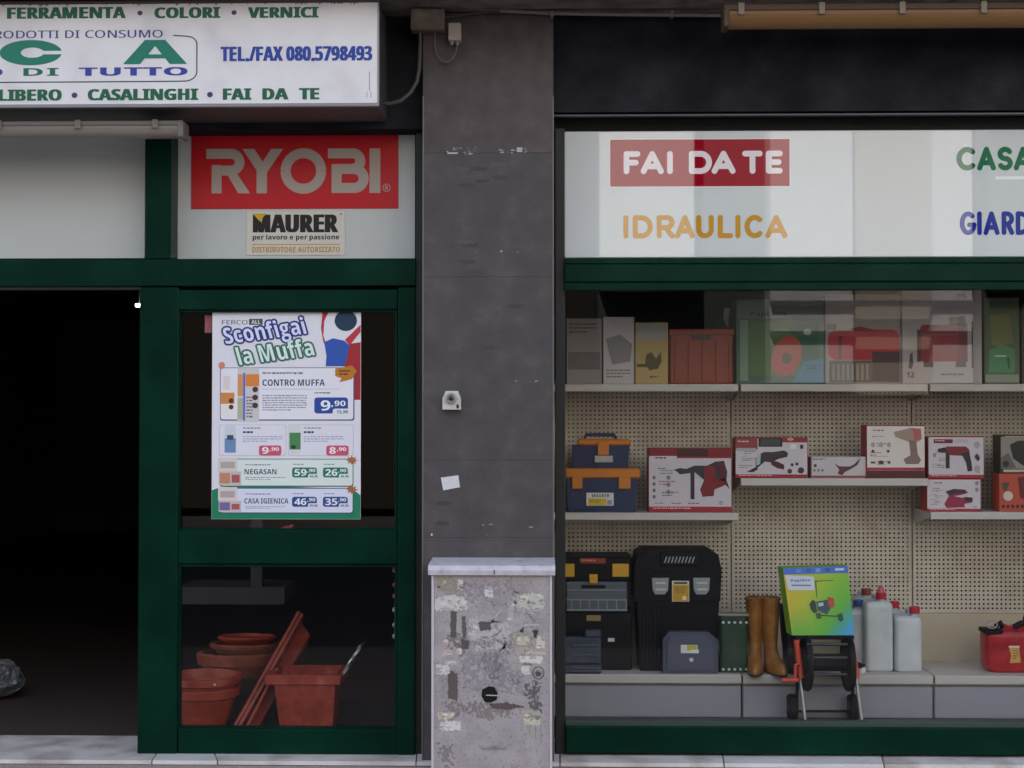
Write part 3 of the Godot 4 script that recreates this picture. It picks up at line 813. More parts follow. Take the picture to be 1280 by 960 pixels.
func build_sign():
	var z = 0.32
	var t = thing("shop_sign", "white illuminated sign box with green and blue lettering above the doorway", "sign", P(230, 133, z))
	var r = R(-430, 3, 473, 134, z)
	var m = MB.new()
	m.cbox(Vector3(r.x, r.z, -0.068), Vector3(r.y, r.w, z - 0.006), 0.006)
	obj("cabinet", m, mat("sign_metal", "4a4748", 0.5, {"metallic": 0.3}), t)
	m = MB.new()
	var fr = mat("sign_edge_metal", "8f8c8e", 0.4, {"metallic": 0.6})
	m.cbox(Vector3(r.x, r.z - 0.004, z - 0.02), Vector3(r.y + 0.004, r.z + 0.012, z + 0.004), 0.002); obj("edge_strip", m, fr, t)
	m = MB.new()
	m.cbox(Vector3(r.x, r.w - 0.01, z - 0.02), Vector3(r.y + 0.004, r.w + 0.004, z + 0.004), 0.002); obj("edge_strip", m, mat("sign_top_metal", "4b4040", 0.5), t)
	m = MB.new()
	m.cbox(Vector3(r.y - 0.004, r.z + 0.0125, z - 0.02), Vector3(r.y + 0.004, r.w - 0.0105, z + 0.0035), 0.002); obj("edge_strip", m, fr, t)
	m = MB.new()
	m.box(Vector3(r.x + 0.002, r.z + 0.012, z - 0.0055), Vector3(r.y - 0.0045, r.w - 0.0105, z - 0.001))
	obj("face", m, tri_mat("sign_acrylic", noise_tex(41, 0.02, [[0.0, "d8d3d4"], [0.4, "e6e2e4"], [1.0, "ece9ea"]], 256, 5), 0.5, 0.35), t)
	var k = ink_on(-430, 3, 473, 134, z - 0.0008)
	var G = "07603c"
	k.text("FERRAMENTA", 12, 9.5, 158.5, 23.5, G)
	k.text("COLORI", 196, 10.5, 276, 24, G)
	k.text("VERNICI", 312, 11, 398, 24.3, G)
	for q in [[177, 17.3], [294, 17.5]]: k.ell(q[0], q[1], 3.3, 3, "3d3a5c", 2)
	for i in 5:
		var o = (i - 2) * 0.5
		for q in [["FERRAMENTA", 12, 9.5, 158.5, 23.5], ["COLORI", 196, 10.5, 276, 24], ["VERNICI", 312, 11, 398, 24.3], ["LIBERO", 2, 112, 79, 126], ["CASALINGHI", 113.5, 112, 249, 126], ["FAI", 281.5, 112, 315, 126], ["DA", 330.5, 112, 361, 126], ["TE", 376, 112, 399, 126]]:
			if o != 0: k.text(q[0], q[1] + o, q[2], q[3] + o, q[4], G, 2.5 + i * 0.3)
	ink_obj("green_lettering", k, t, mat("sign_ink", "ffffff", 0.4, {"vertex_color_use_as_albedo": true}))
	k = ink_on(-430, 3, 473, 134, z - 0.0008)
	k.text("PRODOTTI DI CONSUMO", -16, 38.5, 205, 48, "3c3f8c", 2, false)
	k.text("PRODOTTI DI CONSUMO", -15.6, 38.5, 205.4, 48, "3c3f8c", 2.4, false)
	for i in 5:
		var o = (i - 2) * 0.9
		k.text("A", 158 + o, 51, 234 + o, 81, "087a62", 2 + i * 0.3)
	var arc = []
	for i in 41:
		var a = deg_to_rad(lerpf(8, 352, i / 40.0))
		arc.append_array([41 + cos(a) * 39, 66 - sin(a) * 15.8])
	for i in 31:
		var a = deg_to_rad(lerpf(340, 20, i / 30.0))
		arc.append_array([43 + cos(a) * 14.5, 66 - sin(a) * 6.4])
	k.poly(arc, "087a62", 2)
	k.text("DI", 32, 85.3, 76, 95, "0d6b4a", 2)
	k.text("O", -20, 85, 6, 95.3, "2f3f9c", 2)
	for i in 3: k.text("TUTTO", 101 + i * 0.7, 85, 235 + i * 0.7, 95.3, "2f3f9c", 2 + i * 0.3)
	for i in 5: k.text("TEL./FAX 080.5798493", 277.4 + i * 0.4, 60, 463.9 + i * 0.4, 78.5, "1d3f9c", 2 + i * 0.3)
	var fl = [219, 45.5, 232, 46.3]
	for i in 9:
		var a = deg_to_rad(80 - i * 10)
		fl.append_array([237 + cos(a) * 11, 57 - sin(a) * 10])
	fl.append_array([248, 92])
	for i in 9:
		var a = deg_to_rad(-i * 11)
		fl.append_array([233 + cos(a) * 15, 91 - sin(a) * 11.5])
	fl.append_array([200, 102.8, -60, 103])
	k.stroke(fl, 1.5, "1f4a44", 1)
	k.stroke([462, 92, 462, 115], 0.7, "6a6870", 1)
	for i in 2: k.stroke([459 + i * 5, 117, 459 + i * 5, 124], 0.8, "9a98a0", 1)
	ink_obj("blue_lettering", k, t, mat("sign_ink"))
	k = ink_on(-430, 3, 473, 134, z - 0.0008)
	for q in [["LIBERO", 2, 79], ["CASALINGHI", 113.5, 249], ["FAI", 281.5, 315], ["DA", 330.5, 361], ["TE", 376, 399]]: k.text(q[0], q[1], 112, q[2], 126, G)
	for x in [96, 264.5]: k.ell(x, 119.5, 3.6, 3.4, "3d3a5c", 2)
	ink_obj("green_lettering", k, t, mat("sign_ink"))
	# grime streaks along the sign's top edge
	k = ink_on(-430, 3, 473, 134, z - 0.0009)
	var rn = RandomNumberGenerator.new(); rn.seed = 4
	for i in 70:
		var x = rn.randf_range(-50, 470); var h = rn.randf_range(0.6, 3.6)
		k.poly([x, 5.2, x + rn.randf_range(0.8, 7), 5.2, x + 1.2, 5.2 + h], ["8d8580", "a59d99", "756c68"][i % 3], 0.3 + (i % 6) * 0.2)
	ink_obj("grime", k, t).set_meta("kind", "stuff")

func lamp_fixture(label: String, a: float, b: float, e: float, d: float, z: float, clips: Array, diff: Material, tray: Material, hang_y: float):
	var r = R(a, b, e, d, z)
	var t = thing("strip_light", label, "lamp", Vector3((r.x + r.y) / 2, r.z, z))
	var h = r.w - r.z
	var m = MB.new()
	m.cbox(Vector3(r.x, r.w - h * 0.3, z - 0.075), Vector3(r.y, r.w, z + 0.045), 0.004)
	obj("tray", m, tray, t)
	# rounded diffuser under the tray
	var pr = PackedVector2Array()
	for i in 15:
		var q = PI * i / 14.0
		pr.append(Vector2(cos(q) * 0.055, -sin(q) * h * 0.68))
	m = MB.new()
	m.prism(pr, r.x + 0.012, r.y - 0.006, Transform3D(Basis(Vector3(0, 0, -1), Vector3(0, 1, 0), Vector3(1, 0, 0)), Vector3(0, r.w - h * 0.31, z - 0.015)))
	obj("diffuser", m, diff, t)
	m = MB.new()
	m.cbox(Vector3(r.y - 0.02, r.z - 0.002, z - 0.076), Vector3(r.y + 0.006, r.w + 0.002, z + 0.046), 0.006)
	obj("end_cap", m, tray, t)
	m = MB.new()
	m.cbox(Vector3(r.x - 0.006, r.z - 0.002, z - 0.076), Vector3(r.x + 0.02, r.w + 0.002, z + 0.046), 0.006)
	obj("end_cap", m, tray, t)
	for x in clips:
		var cx = P(x, (b + d) / 2.0, z).x
		m = MB.new()
		m.cbox(Vector3(cx - 0.014, r.w - h * 0.5, z + 0.0455), Vector3(cx + 0.014, r.w + 0.004, z + 0.053), 0.002)
		obj("clip", m, mat("clip_metal", "7d746a", 0.5, {"metallic": 0.3}), t)
	for x in [r.x + 0.15, (r.x + r.y) / 2, r.y - 0.15]:
		m = MB.new()
		if hang_y > 0: m.box(Vector3(x - 0.012, r.w, z - 0.03), Vector3(x + 0.012, hang_y, z - 0.018))
		else: m.box(Vector3(x - 0.012, r.w - 0.02, -0.075), Vector3(x + 0.012, r.w - 0.008, z - 0.074))
		obj("bracket", m, tray, t)

func build_electrics():
	lamp_fixture("unlit grey strip light with rounded cover mounted under the white sign box", -330, 154, 230, 174, 0.2, [-60, 3, 101, 197], mat("greyed_diffuser", "8f8780", 0.35), mat("grey_tray", "76706c", 0.5), -1.0)
	lamp_fixture("unlit yellowed brown strip light hung below the balcony over the window", 905, 6, 1560, 34, 0.3, [925, 1025, 1125, 1226, 1330], mat("yellowed_diffuser", "7d5a33", 0.45), mat("brown_tray", "4d382b", 0.6), soffit_y)
	var z = 0.0
	var t = thing("junction_box", "brownish grey junction box at the top corner of the pillar", "box", P(534, 38, 0.07))
	obj("box", pbox(513, 10, 555, 37, 0.08, 0.08, 0.005), tri_mat("stained_box", noise_tex(51, 0.03, [[0.0, "54463f"], [0.5, "77685f"], [1.0, "97897e"]], 128, 4), 2.0, 0.7), t)
	obj("cover_plate", pbox(516, 12.5, 552, 34, 0.083, 0.0028, 0.001), mats["stained_box"], t)
	var cab = mat("grey_cable", "4b4744", 0.6)
	var c = thing("sign_cable", "grey cable drooping from the junction box to the white sign box", "cable", P(485, 130, 0.06))
	var m = MB.new()
	m.tube([P(525, 37, 0.04), P(525, 60, 0.04), P(524, 85, 0.045), P(521, 102, 0.05), P(513, 116, 0.055), P(501, 126, 0.06), P(488, 129.5, 0.065), P(474, 129, 0.065)], 0.0095)
	obj("cable", m, cab, c)
	t = thing("sensor_box", "small white plastic box with two cable glands on the upper pillar", "box", P(568, 52, 0.05))
	obj("box", pbox(560, 28, 576, 50, 0.055, 0.055, 0.004), mat("aged_white_plastic", "b3a99c", 0.5), t)
	for x in [564.5, 571.5]:
		m = MB.new()
		var p = P(x, 50, 0.03)
		m.lathe([[0.0, -0.024], [0.009, -0.024], [0.011, -0.008], [0.011, 0.0005]], 10, Transform3D(Basis(), p))
		obj("cable_gland", m, mat("gland_grey", "8d8781", 0.5), t)
	c = thing("looped_cable", "thin dark cable looping from the junction box to the small white box", "cable", P(555, 79, 0.03))
	m = MB.new()
	m.tube([P(543.5, 36.5, 0.03), P(543, 55, 0.03), P(545, 68, 0.03), P(551, 76, 0.03), P(559, 78, 0.03), P(566, 73, 0.03), P(570, 65, 0.03), P(571.5, 56, 0.03)], 0.0045)
	obj("cable", m, mat("thin_grey_cable", "6a6460", 0.5), c)
	c = thing("conduit_pipe", "long grey conduit pipe running along under the balcony", "pipe", P(720, 18, 0.03))
	m = MB.new()
	m.tube([P(546, 5, 0.03), P(580, 8, 0.03), P(620, 13, 0.03), P(690, 16.5, 0.03), P(780, 18, 0.03), P(905, 19, 0.03), P(1250, 19, 0.03), P(1500, 19, 0.03)], 0.0095)
	obj("pipe", m, mat("conduit_grey", "7e7873", 0.5), c)
	for x in [580, 690, 840]:
		m = MB.new()
		var p = P(x, 8 + (x - 580) * 0.08 if x < 690 else 17.5, 0.03)
		m.cbox(p + Vector3(-0.008, -0.014, -0.033), p + Vector3(0.008, 0.014, 0.012), 0.002)
		obj("pipe_clip", m, mat("conduit_grey"), c)
	c = thing("thin_cable", "thin dark cable sagging below the conduit pipe beside the junction box", "cable", P(580, 20, 0.04))
	m = MB.new()
	m.tube([P(555, 22, 0.05), P(562, 21, 0.05), P(580, 18, 0.05), P(600, 15.5, 0.045), P(625, 14.5, 0.045)], 0.005)
	obj("cable", m, cab, c)

func build_cabinet():
	var zc = 0.27
	var t = thing("street_cabinet", "battered grey street cabinet with torn stickers standing against the pillar", "cabinet", Vector3(P(614, 900, zc).x, 0.0, zc))
	var r = R(539.5, 718, 690, 960, zc)
	var size = Vector2i(320, 512)
	var im = Image.create(size.x, size.y, false, Image.FORMAT_RGB8)
	var f1 = FastNoiseLite.new(); f1.seed = 5; f1.frequency = 0.012; f1.fractal_octaves = 5
	var f2 = FastNoiseLite.new(); f2.seed = 6; f2.frequency = 0.09; f2.fractal_octaves = 3
	var f3 = FastNoiseLite.new(); f3.seed = 7; f3.frequency = 0.035; f3.fractal_type = FastNoiseLite.FRACTAL_RIDGED; f3.fractal_octaves = 4
	# glue and scuff zones in pixel rows 718..960: [x0, y0, x1, y1, strength, colour]
	var zones = [[588, 772, 650, 812, 0.8, "c3bebf"], [560, 792, 668, 806, 0.65, "6b6363"], [552, 725, 660, 745, 0.45, "80757a"], [575, 808, 660, 858, 0.42, "716b74"], [645, 790, 684, 832, 0.5, "b9b29c"], [558, 872, 640, 886, 0.75, "776e6d"], [545, 830, 575, 880, 0.4, "857d7e"], [545, 920, 565, 940, 0.6, "6f676a"], [640, 760, 680, 792, 0.3, "7e767a"], [600, 740, 632, 775, 0.25, "7d7678"], [662, 848, 678, 886, 0.8, "5a5458"], [540, 950, 690, 962, 0.5, "7a6a58"]]
	for y in size.y:
		for x in size.x:
			var n1 = f1.get_noise_2d(x, y); var n2 = f2.get_noise_2d(x, y); var n3 = f3.get_noise_2d(x, y)
			var col = Color.html("a1989a").lerp(Color.html("b0a8a9"), clampf(0.5 + n1, 0, 1))
			col = col.lerp(Color.html("6f686c"), clampf((n2 - 0.28) * 1.6, 0, 0.6))
			var px = 539.5 + 150.5 * x / size.x; var py = 718.0 + 242.0 * y / size.y
			for q in zones:
				var e = minf(minf(px - q[0], q[2] - px), minf(py - q[1], q[3] - py)) + n1 * 14.0 + n2 * 6.0
				if e > 0: col = col.lerp(Color.html(q[5]), clampf(q[4] * clampf((n3 + n2 * 0.9 + 0.15) * 2.4, 0, 1), 0, 1))
			im.set_pixel(x, y, col)
	var tex = ImageTexture.create_from_image(im)
	var face_m = mat("scuffed_cabinet_face", "ffffff", 0.55)
	face_m.albedo_texture = tex
	var side_m = tri_mat("scuffed_grey_plastic", noise_tex(61, 0.03, [[0.0, "766e70"], [0.4, "9a9294"], [1.0, "aea6a8"]], 256, 5), 1.0, 0.55)
	var m = MB.new()
	m.cbox(Vector3(r.x, 0.002, 0.006), Vector3(r.y, r.w, zc - 0.003), 0.006)
	obj("body", m, side_m, t)
	m = MB.new()
	m.uvquad(Vector3(r.x + 0.012, 0.006, zc), Vector3(r.y - 0.012, 0.006, zc), Vector3(r.y - 0.012, r.w - 0.003, zc), Vector3(r.x + 0.012, r.w - 0.003, zc))
	obj("door", m, face_m, t)
	var pale = mat("cabinet_edge", "c6c1c6", 0.45)
	for x in [[r.x - 0.001, r.x + 0.011], [r.y - 0.011, r.y + 0.001]]:
		m = MB.new(); m.cbox(Vector3(x[0], 0.004, zc - 0.01), Vector3(x[1], r.w - 0.001, zc + 0.006), 0.003); obj("door_edge", m, pale, t)
	# lid with sloped front
	var l = R(535, 706, 694, 719, zc + 0.02)
	m = MB.new()
	var pr = PackedVector2Array([Vector2(zc + 0.02, l.z), Vector2(zc + 0.022, l.z + 0.022), Vector2(zc + 0.008, l.z + 0.042), Vector2(zc - 0.05, l.w), Vector2(0.006, l.w + 0.006), Vector2(0.006, l.z)])
	m.prism(pr, -l.y, -l.x, Transform3D(Basis(Vector3(0, 0, 1), Vector3(0, 1, 0), Vector3(-1, 0, 0)), Vector3.ZERO))
	var lid = obj("lid", m, tri_mat("lid_plastic", noise_tex(62, 0.04, [[0.0, "8d8990"], [0.35, "bdb8bf"], [1.0, "d2ced4"]], 256, 4), 1.3, 0.4), t)
	base_of[lid] = Vector3.ZERO
	m = MB.new()
	var sx = P(618, 712, zc).x
	m.box(Vector3(sx - 0.002, l.z + 0.004, zc + 0.02), Vector3(sx + 0.002, l.z + 0.024, zc + 0.0235)); obj("seam", m, mat("dark_plastic"), lid)
	# torn stickers: irregular sheets of paper
	var rn = RandomNumberGenerator.new(); rn.seed = 99
	var torn = [[547, 723, 567, 738, "9d9582"], [572, 725, 579, 737, "d5cfc6"], [543, 745, 583, 763, "cdc8c4"], [646, 742, 680, 762, "c3c1b6"], [586, 776, 598, 800, "bdb7b8"], [606, 734, 616, 746, "d6d3d6"], [646, 796, 662, 806, "c4bfa6"], [671, 795, 681, 810, "cfc9bb"], [648, 815, 683, 818, "c9b8b0"], [650, 820, 678, 829, "d6d2cd"], [652, 832, 662, 842, "cdcaca"], [545, 832, 562, 843, "cfcac6"], [556, 826, 571, 831, "c9bdb6"], [547, 891, 566, 899, "c2b7a2"], [550, 902, 576, 913, "d9d5d3"], [653, 888, 676, 896, "b3ac9a"], [655, 898, 675, 906, "c6c2ac"], [553, 800, 560, 806, "c2a8a2"], [571, 811, 577, 818, "d8d2ce"], [636, 752, 642, 780, "b5afb2"], [555, 813, 566, 819, "c7b3a8"], [640, 780, 674, 782, "b9b4b6"], [600, 796, 640, 800, "b7b0b0"]]
	for q in torn:
		var k = ink_on(539.5, 718, 690, 960, zc + 0.0008)
		var pts = []
		var nx = 14; var ny = 9
		var jx = (q[2] - q[0]) * 0.02; var jy = (q[3] - q[1]) * 0.13; var sx2 = (q[2] - q[0]) * 0.06; var sy2 = (q[3] - q[1]) * 0.03
		for i in nx: pts.append_array([lerpf(q[0], q[2], i / float(nx)) + rn.randf_range(-jx, jx), q[1] + rn.randf_range(-jy, jy)])
		for i in range(2, ny - 1): pts.append_array([q[2] + rn.randf_range(-sx2, sx2), lerpf(q[1], q[3], i / float(ny)) + rn.randf_range(-sy2, sy2)])
		for i in nx: pts.append_array([lerpf(q[2], q[0], i / float(nx)) + rn.randf_range(-jx, jx), q[3] + rn.randf_range(-jy, jy)])
		for i in range(2, ny - 1): pts.append_array([q[0] + rn.randf_range(-sx2, sx2), lerpf(q[3], q[1], i / float(ny)) + rn.randf_range(-sy2, sy2)])
		k.poly(pts, q[4], 1)
		var base = Color.html(q[4])
		for i in int((q[2] - q[0]) * (q[3] - q[1]) / 22.0) + 1:
			var x = rn.randf_range(q[0], q[2]); var y = rn.randf_range(q[1], q[3])
			var w = rn.randf_range(1.0, 4.5); var h = rn.randf_range(0.6, 2.4)
			var tone = base.lerp([Color.html("8b8488"), Color.html("e4e1df"), Color.html("7d6f66"), Color.html("a59c97")][rn.randi() % 4], rn.randf_range(0.25, 0.8))
			k.poly([x - w, y, x - w * 0.3, y - h, x + w * 0.6, y - h * 0.7, x + w, y + h * 0.2, x + w * 0.2, y + h, x - w * 0.7, y + h * 0.6], tone.to_html(false), 1.4 + (i % 8) * 0.25)
		ink_obj("torn_sticker", k, t)
	for q in [[[563, 764, 571, 765, 570, 798, 563, 796], "5c5354"], [[577, 772, 582, 770, 583, 797, 578, 798], "625a5a"], [[576, 799, 587, 801, 586, 811, 577, 812], "5a5250"], [[560, 838, 572, 842, 572, 876, 560, 874], "5f5654"], [[612, 880, 632, 878, 648, 881, 655, 884, 636, 887, 615, 886], "5c5152"], [[598, 778, 612, 777, 614, 787, 600, 789], "5c5455"], [[630, 755, 648, 750, 645, 756, 632, 757], "6a6264"], [[649, 787, 655, 784, 655, 790, 650, 791], "3f3a3c"], [[665, 788, 673, 787, 671, 798, 667, 796], "3b3638"]]:
		var k = ink_on(539.5, 718, 690, 960, zc + 0.0006)
		var rough = []
		var cnt = q[0].size() / 2
		for i in cnt:
			var a = Vector2(q[0][i * 2], q[0][i * 2 + 1]); var b2 = Vector2(q[0][(i * 2 + 2) % q[0].size()], q[0][(i * 2 + 3) % q[0].size()])
			var steps = maxi(2, int(a.distance_to(b2) / 1.6))
			for j in steps:
				var c2 = a.lerp(b2, j / float(steps)) + (b2 - a).orthogonal().normalized() * rn.randf_range(-0.9, 0.9)
				rough.append_array([c2.x, c2.y])
		k.poly(rough, q[1], 0.5)
		ink_obj("glue_mark", k, t)
	# felt-pen scribbles
	var s = ink_on(539.5, 718, 690, 960, zc + 0.0012)
	for i in 26:
		var x = rn.randf_range(570, 668); var y = rn.randf_range(728, 850)
		var p = [x, y]
		for j in 3: p.append_array([x + rn.randf_range(-9, 9), y + rn.randf_range(-9, 9)])
		s.stroke(p, rn.randf_range(0.35, 0.8), ["6a6268", "575056", "cfcacc", "7a5f5c"][i % 4], 0.5 + i * 0.12)
	for i in 9:
		var x = rn.randf_range(598, 640)
		s.stroke([x, 812, x + rn.randf_range(-14, 14), 850 + rn.randf_range(-12, 4)], 0.7, "7d7780", 0.4 + i * 0.11)
	for q in [[673, 841, 7.0], [673, 841, 3.0]]:
		var ring = []
		for hf in 2:
			ring = []
			for i in 13: ring.append_array([q[0] + cos(PI * (hf + i / 12.0)) * q[2], q[1] + sin(PI * (hf + i / 12.0)) * q[2] * 1.1])
			s.stroke(ring, 1.1, "5a5458", 6 + hf * 0.3)
	for i in 14: s.stroke([670 + rn.randf_range(-4, 4), 852 + i * 2.4, 670 + rn.randf_range(-5, 5), 855 + i * 2.4], 0.9, "5d575b", 6.2 + i * 0.1)
	for x in [662, 669, 676]: s.stroke([x, 906, x + 0.5, 915 + (x - 660) * 0.9], 0.8, "8f8878", 1)
	ink_obj("scribble", s, t)
	# burnt hole with a stick in it, lock and slot
	var hp = P(612, 868, zc)
	var b = MB.new()
	var ring = PackedVector2Array()
	for i in 22:
		var rr = 0.037 * (1.0 + 0.05 * sin(i * 2.3) + 0.04 * sin(i * 5.1))
		ring.append(Vector2(cos(TAU * i / 22), sin(TAU * i / 22)) * rr)
	b.prism(ring, 0.0009, 0.003, Transform3D(Basis(), hp))
	obj("scorched_hole", b, mat("soot", "0b0909", 0.95), t)
	b = MB.new()
	b.tube([P(607.5, 869, zc + 0.005), P(623, 869.6, zc + 0.02)], 0.0028)
	obj("stick", b, mat("pale_stick", "b9b3ae", 0.7), t)
	b = MB.new()
	b.lathe([[0.014, 0.0], [0.014, 0.006], [0.006, 0.008], [0.005, 0.003], [0.0, 0.003]], 16, Transform3D(Basis(Vector3.RIGHT, PI / 2), P(673, 841, zc)))
	obj("lock", b, mat("lock_metal", "7d7a7c", 0.35, {"metallic": 0.8}), t)
	b = MB.new()
	rbox(b, R(601, 931, 633, 936, zc), zc + 0.0005, zc + 0.006, 0.002)
	obj("grip_slot", b, side_m, t)

var shelf := {}

func build_shelving():
	var t = thing("display_shelving", "cream metal display shelving with perforated backs inside the shop window", "shelving", Vector3(P(1000, 890, ZS).x, platform_y, ZS))
	var cream = mat("cream_shelf_steel", "bdb7af", 0.45)
	var plinth_m = mat("grey_plinth_steel", "94939a", 0.45)
	var peg = tri_mat("cream_pegboard", noise_tex(71, 0.02, [[0.0, "b8ac97"], [0.5, "c8bda8"], [1.0, "d1c7b4"]], 256, 4), 0.7, 0.6)
	var back = mat("plain_back_panel", "bdb096", 0.5)
	var xa = P(928, 875, ZS).x; var xb = P(1168, 875, ZS).x
	var W = xb - xa
	shelf = {"top": P(1000, 480, ZU).y, "L": P(813, 641, ZU).y, "M": P(1040, 598, ZU).y, "Rr": P(1220, 640, ZU).y, "base": P(1000, 844, ZS).y, "xa": xa, "xb": xb, "W": W}
	var peg_top = shelf.top - 0.03
	var peg_bot = P(1200, 766, ZB).y
	for i in range(-1, 3):
		var x0 = xa + W * i + 0.004; var x1 = xa + W * (i + 1) - 0.004
		# perforated sheet: a real hole in every cell
		var m = MB.new()
		var nx = 40; var cell = (x1 - x0 - 0.02) / nx; var ny = int((peg_top - peg_bot - 0.012) / cell)
		var h0 = peg_top - ny * cell
		var r = cell * 0.195
		for a in nx:
			for b in ny:
				var cx = x0 + 0.01 + (a + 0.5) * cell; var cy = h0 + (b + 0.5) * cell
				var o = [Vector3(cx - cell / 2, cy - cell / 2, ZB), Vector3(cx + cell / 2, cy - cell / 2, ZB), Vector3(cx + cell / 2, cy + cell / 2, ZB), Vector3(cx - cell / 2, cy + cell / 2, ZB)]
				var q = [Vector3(cx - r, cy - r, ZB), Vector3(cx + r, cy - r, ZB), Vector3(cx + r, cy + r, ZB), Vector3(cx - r, cy + r, ZB)]
				for k in 4: m.quad(o[k], o[(k + 1) % 4], q[(k + 1) % 4], q[k])
		m.box(Vector3(x0, peg_bot, ZB - 0.003), Vector3(x1, h0, ZB)); m.box(Vector3(x0, h0, ZB - 0.003), Vector3(x0 + 0.01, peg_top, ZB)); m.box(Vector3(x1 - 0.01, h0, ZB - 0.003), Vector3(x1, peg_top, ZB))
		obj("perforated_panel", m, peg, t)
		m = MB.new(); m.box(Vector3(x0, shelf.base - 0.03, ZB - 0.012), Vector3(x1, peg_bot - 0.002, ZB - 0.004)); obj("back_panel", m, mat("plain_back_panel", "bdb096", 0.5), t)
		m = MB.new(); m.box(Vector3(x1 - 0.012, platform_y, ZB - 0.07), Vector3(x1 + 0.02, peg_top + 0.02, ZB - 0.031)); obj("upright", m, back, t)
		# base shelf with folded front edge, plinth
		m = MB.new(); m.box(Vector3(x0, shelf.base - 0.012, ZB + 0.002), Vector3(x1, shelf.base, ZS - 0.012)); m.cbox(Vector3(x0, shelf.base - 0.046, ZS - 0.0118), Vector3(x1, shelf.base, ZS), 0.004); obj("base_shelf", m, cream, t)
		m = MB.new(); m.cbox(Vector3(x0 + 0.001, P(1000, 898, ZS).y, ZS - 0.03), Vector3(x1 - 0.001, shelf.base - 0.06, ZS - 0.014), 0.004); obj("plinth", m, plinth_m, t)
		m = MB.new(); m.box(Vector3(x0 + 0.001, platform_y, ZS - 0.08), Vector3(x1 - 0.001, shelf.base - 0.047, ZS - 0.05)); obj("plinth_backing", m, back, t)
		# upper shelves
		var list = [["top", 0.0]]
		if i == -1: list.append(["L", 0.0])
		elif i == 0: list.append(["M", 0.0])
		else: list.append(["Rr", 0.0])
		for q in list:
			var y = shelf[q[0]]
			m = MB.new(); m.box(Vector3(x0 + 0.002, y - 0.01, ZB + 0.004), Vector3(x1 - 0.002, y, ZU - 0.01)); m.cbox(Vector3(x0 + 0.002, y - 0.039, ZU - 0.0098), Vector3(x1 - 0.002, y, ZU), 0.003); obj("shelf", m, cream, t)
			for bx in [x0 + 0.008, x1 - 0.012]:
				m = MB.new()
				m.prism(PackedVector2Array([Vector2(-ZB - 0.006, y - 0.011), Vector2(-ZU - 0.03 + 0.05, y - 0.011), Vector2(-ZU + 0.05, y - 0.03), Vector2(-ZB - 0.006, y - 0.085)]), bx, bx + 0.004, Transform3D(Basis(Vector3(0, 0, -1), Vector3(0, 1, 0), Vector3(1, 0, 0)), Vector3.ZERO))
				obj("bracket", m, cream, t)
	var pf = MB.new()
	pf.box(Vector3(P(697, 900, -0.2).x, 0.023, -1.25), Vector3(P(1570, 900, -0.2).x, platform_y, -0.205))
	var o = struct("display_platform", pf, mat("grey_green_platform", "4d544f", 0.7))
	pf = MB.new()
	pf.box(Vector3(P(180, 900, -0.2).x, 0.023, -1.25), Vector3(P(520, 900, -0.2).x, 0.06, -0.205))
	struct("side_platform", pf, mat("dark_platform", "3a3836", 0.8))

# a carton standing on a shelf; px box of its front face, its top row given, base on the shelf
func carton(called: String, label: String, a: float, b: float, d: float, y: float, z: float, depth: float, material: Material, group := "") -> Array:
	var r = R(a, b, d, b + 10, z)
	var lo = Vector3(r.x, y + 0.0005, z - depth); var hi = Vector3(r.y, r.w, z)
	var t = thing(called, label, "carton" if called.contains("carton") else "box", Vector3((r.x + r.y) / 2, y, z - depth / 2), group)
	var m = MB.new()
	m.cbox(lo, hi, 0.0025)
	obj("carton", m, material, t)
	var pb = px_of(Vector3((r.x + r.y) / 2, lo.y, z)).y
	var k = Ink.new(self, [a, b, d, pb], Vector3(lo.x, hi.y, z + 0.0003), Vector3(hi.x, hi.y, z + 0.0003), Vector3(lo.x, lo.y, z + 0.0003))
	return [t, k, pb]

func white_card(): return mat("white_carton", "bfb8b7", 0.5)
func red_card(): return mat("red_carton", "9c1b26", 0.5)

func drill_art(k: Ink, x: float, y: float, s: float, body: String, dark: String, lv := 3.0):
	# pistol drill pointing towards smaller x; x, y is the chuck tip
	k.poly([x, y, x + 7 * s, y - 1.5 * s, x + 12 * s, y - 2 * s, x + 12 * s, y + 5 * s, x + 7 * s, y + 5 * s, x, y + 4 * s], dark, lv)
	k.poly([x + 11 * s, y - 3 * s, x + 36 * s, y - 3 * s, x + 40 * s, y + 1 * s, x + 41 * s, y + 6 * s, x + 34 * s, y + 9 * s, x + 12 * s, y + 8 * s], body, lv + 1)
	k.poly([x + 30 * s, y + 6 * s, x + 40 * s, y + 4 * s, x + 43 * s, y + 18 * s, x + 44 * s, y + 28 * s, x + 38 * s, y + 29 * s, x + 36 * s, y + 18 * s], dark, lv + 2)
	k.poly([x + 10 * s, y + 5 * s, x + 15 * s, y + 5 * s, x + 15 * s, y + 25 * s, x + 10 * s, y + 25 * s], dark, lv + 2)

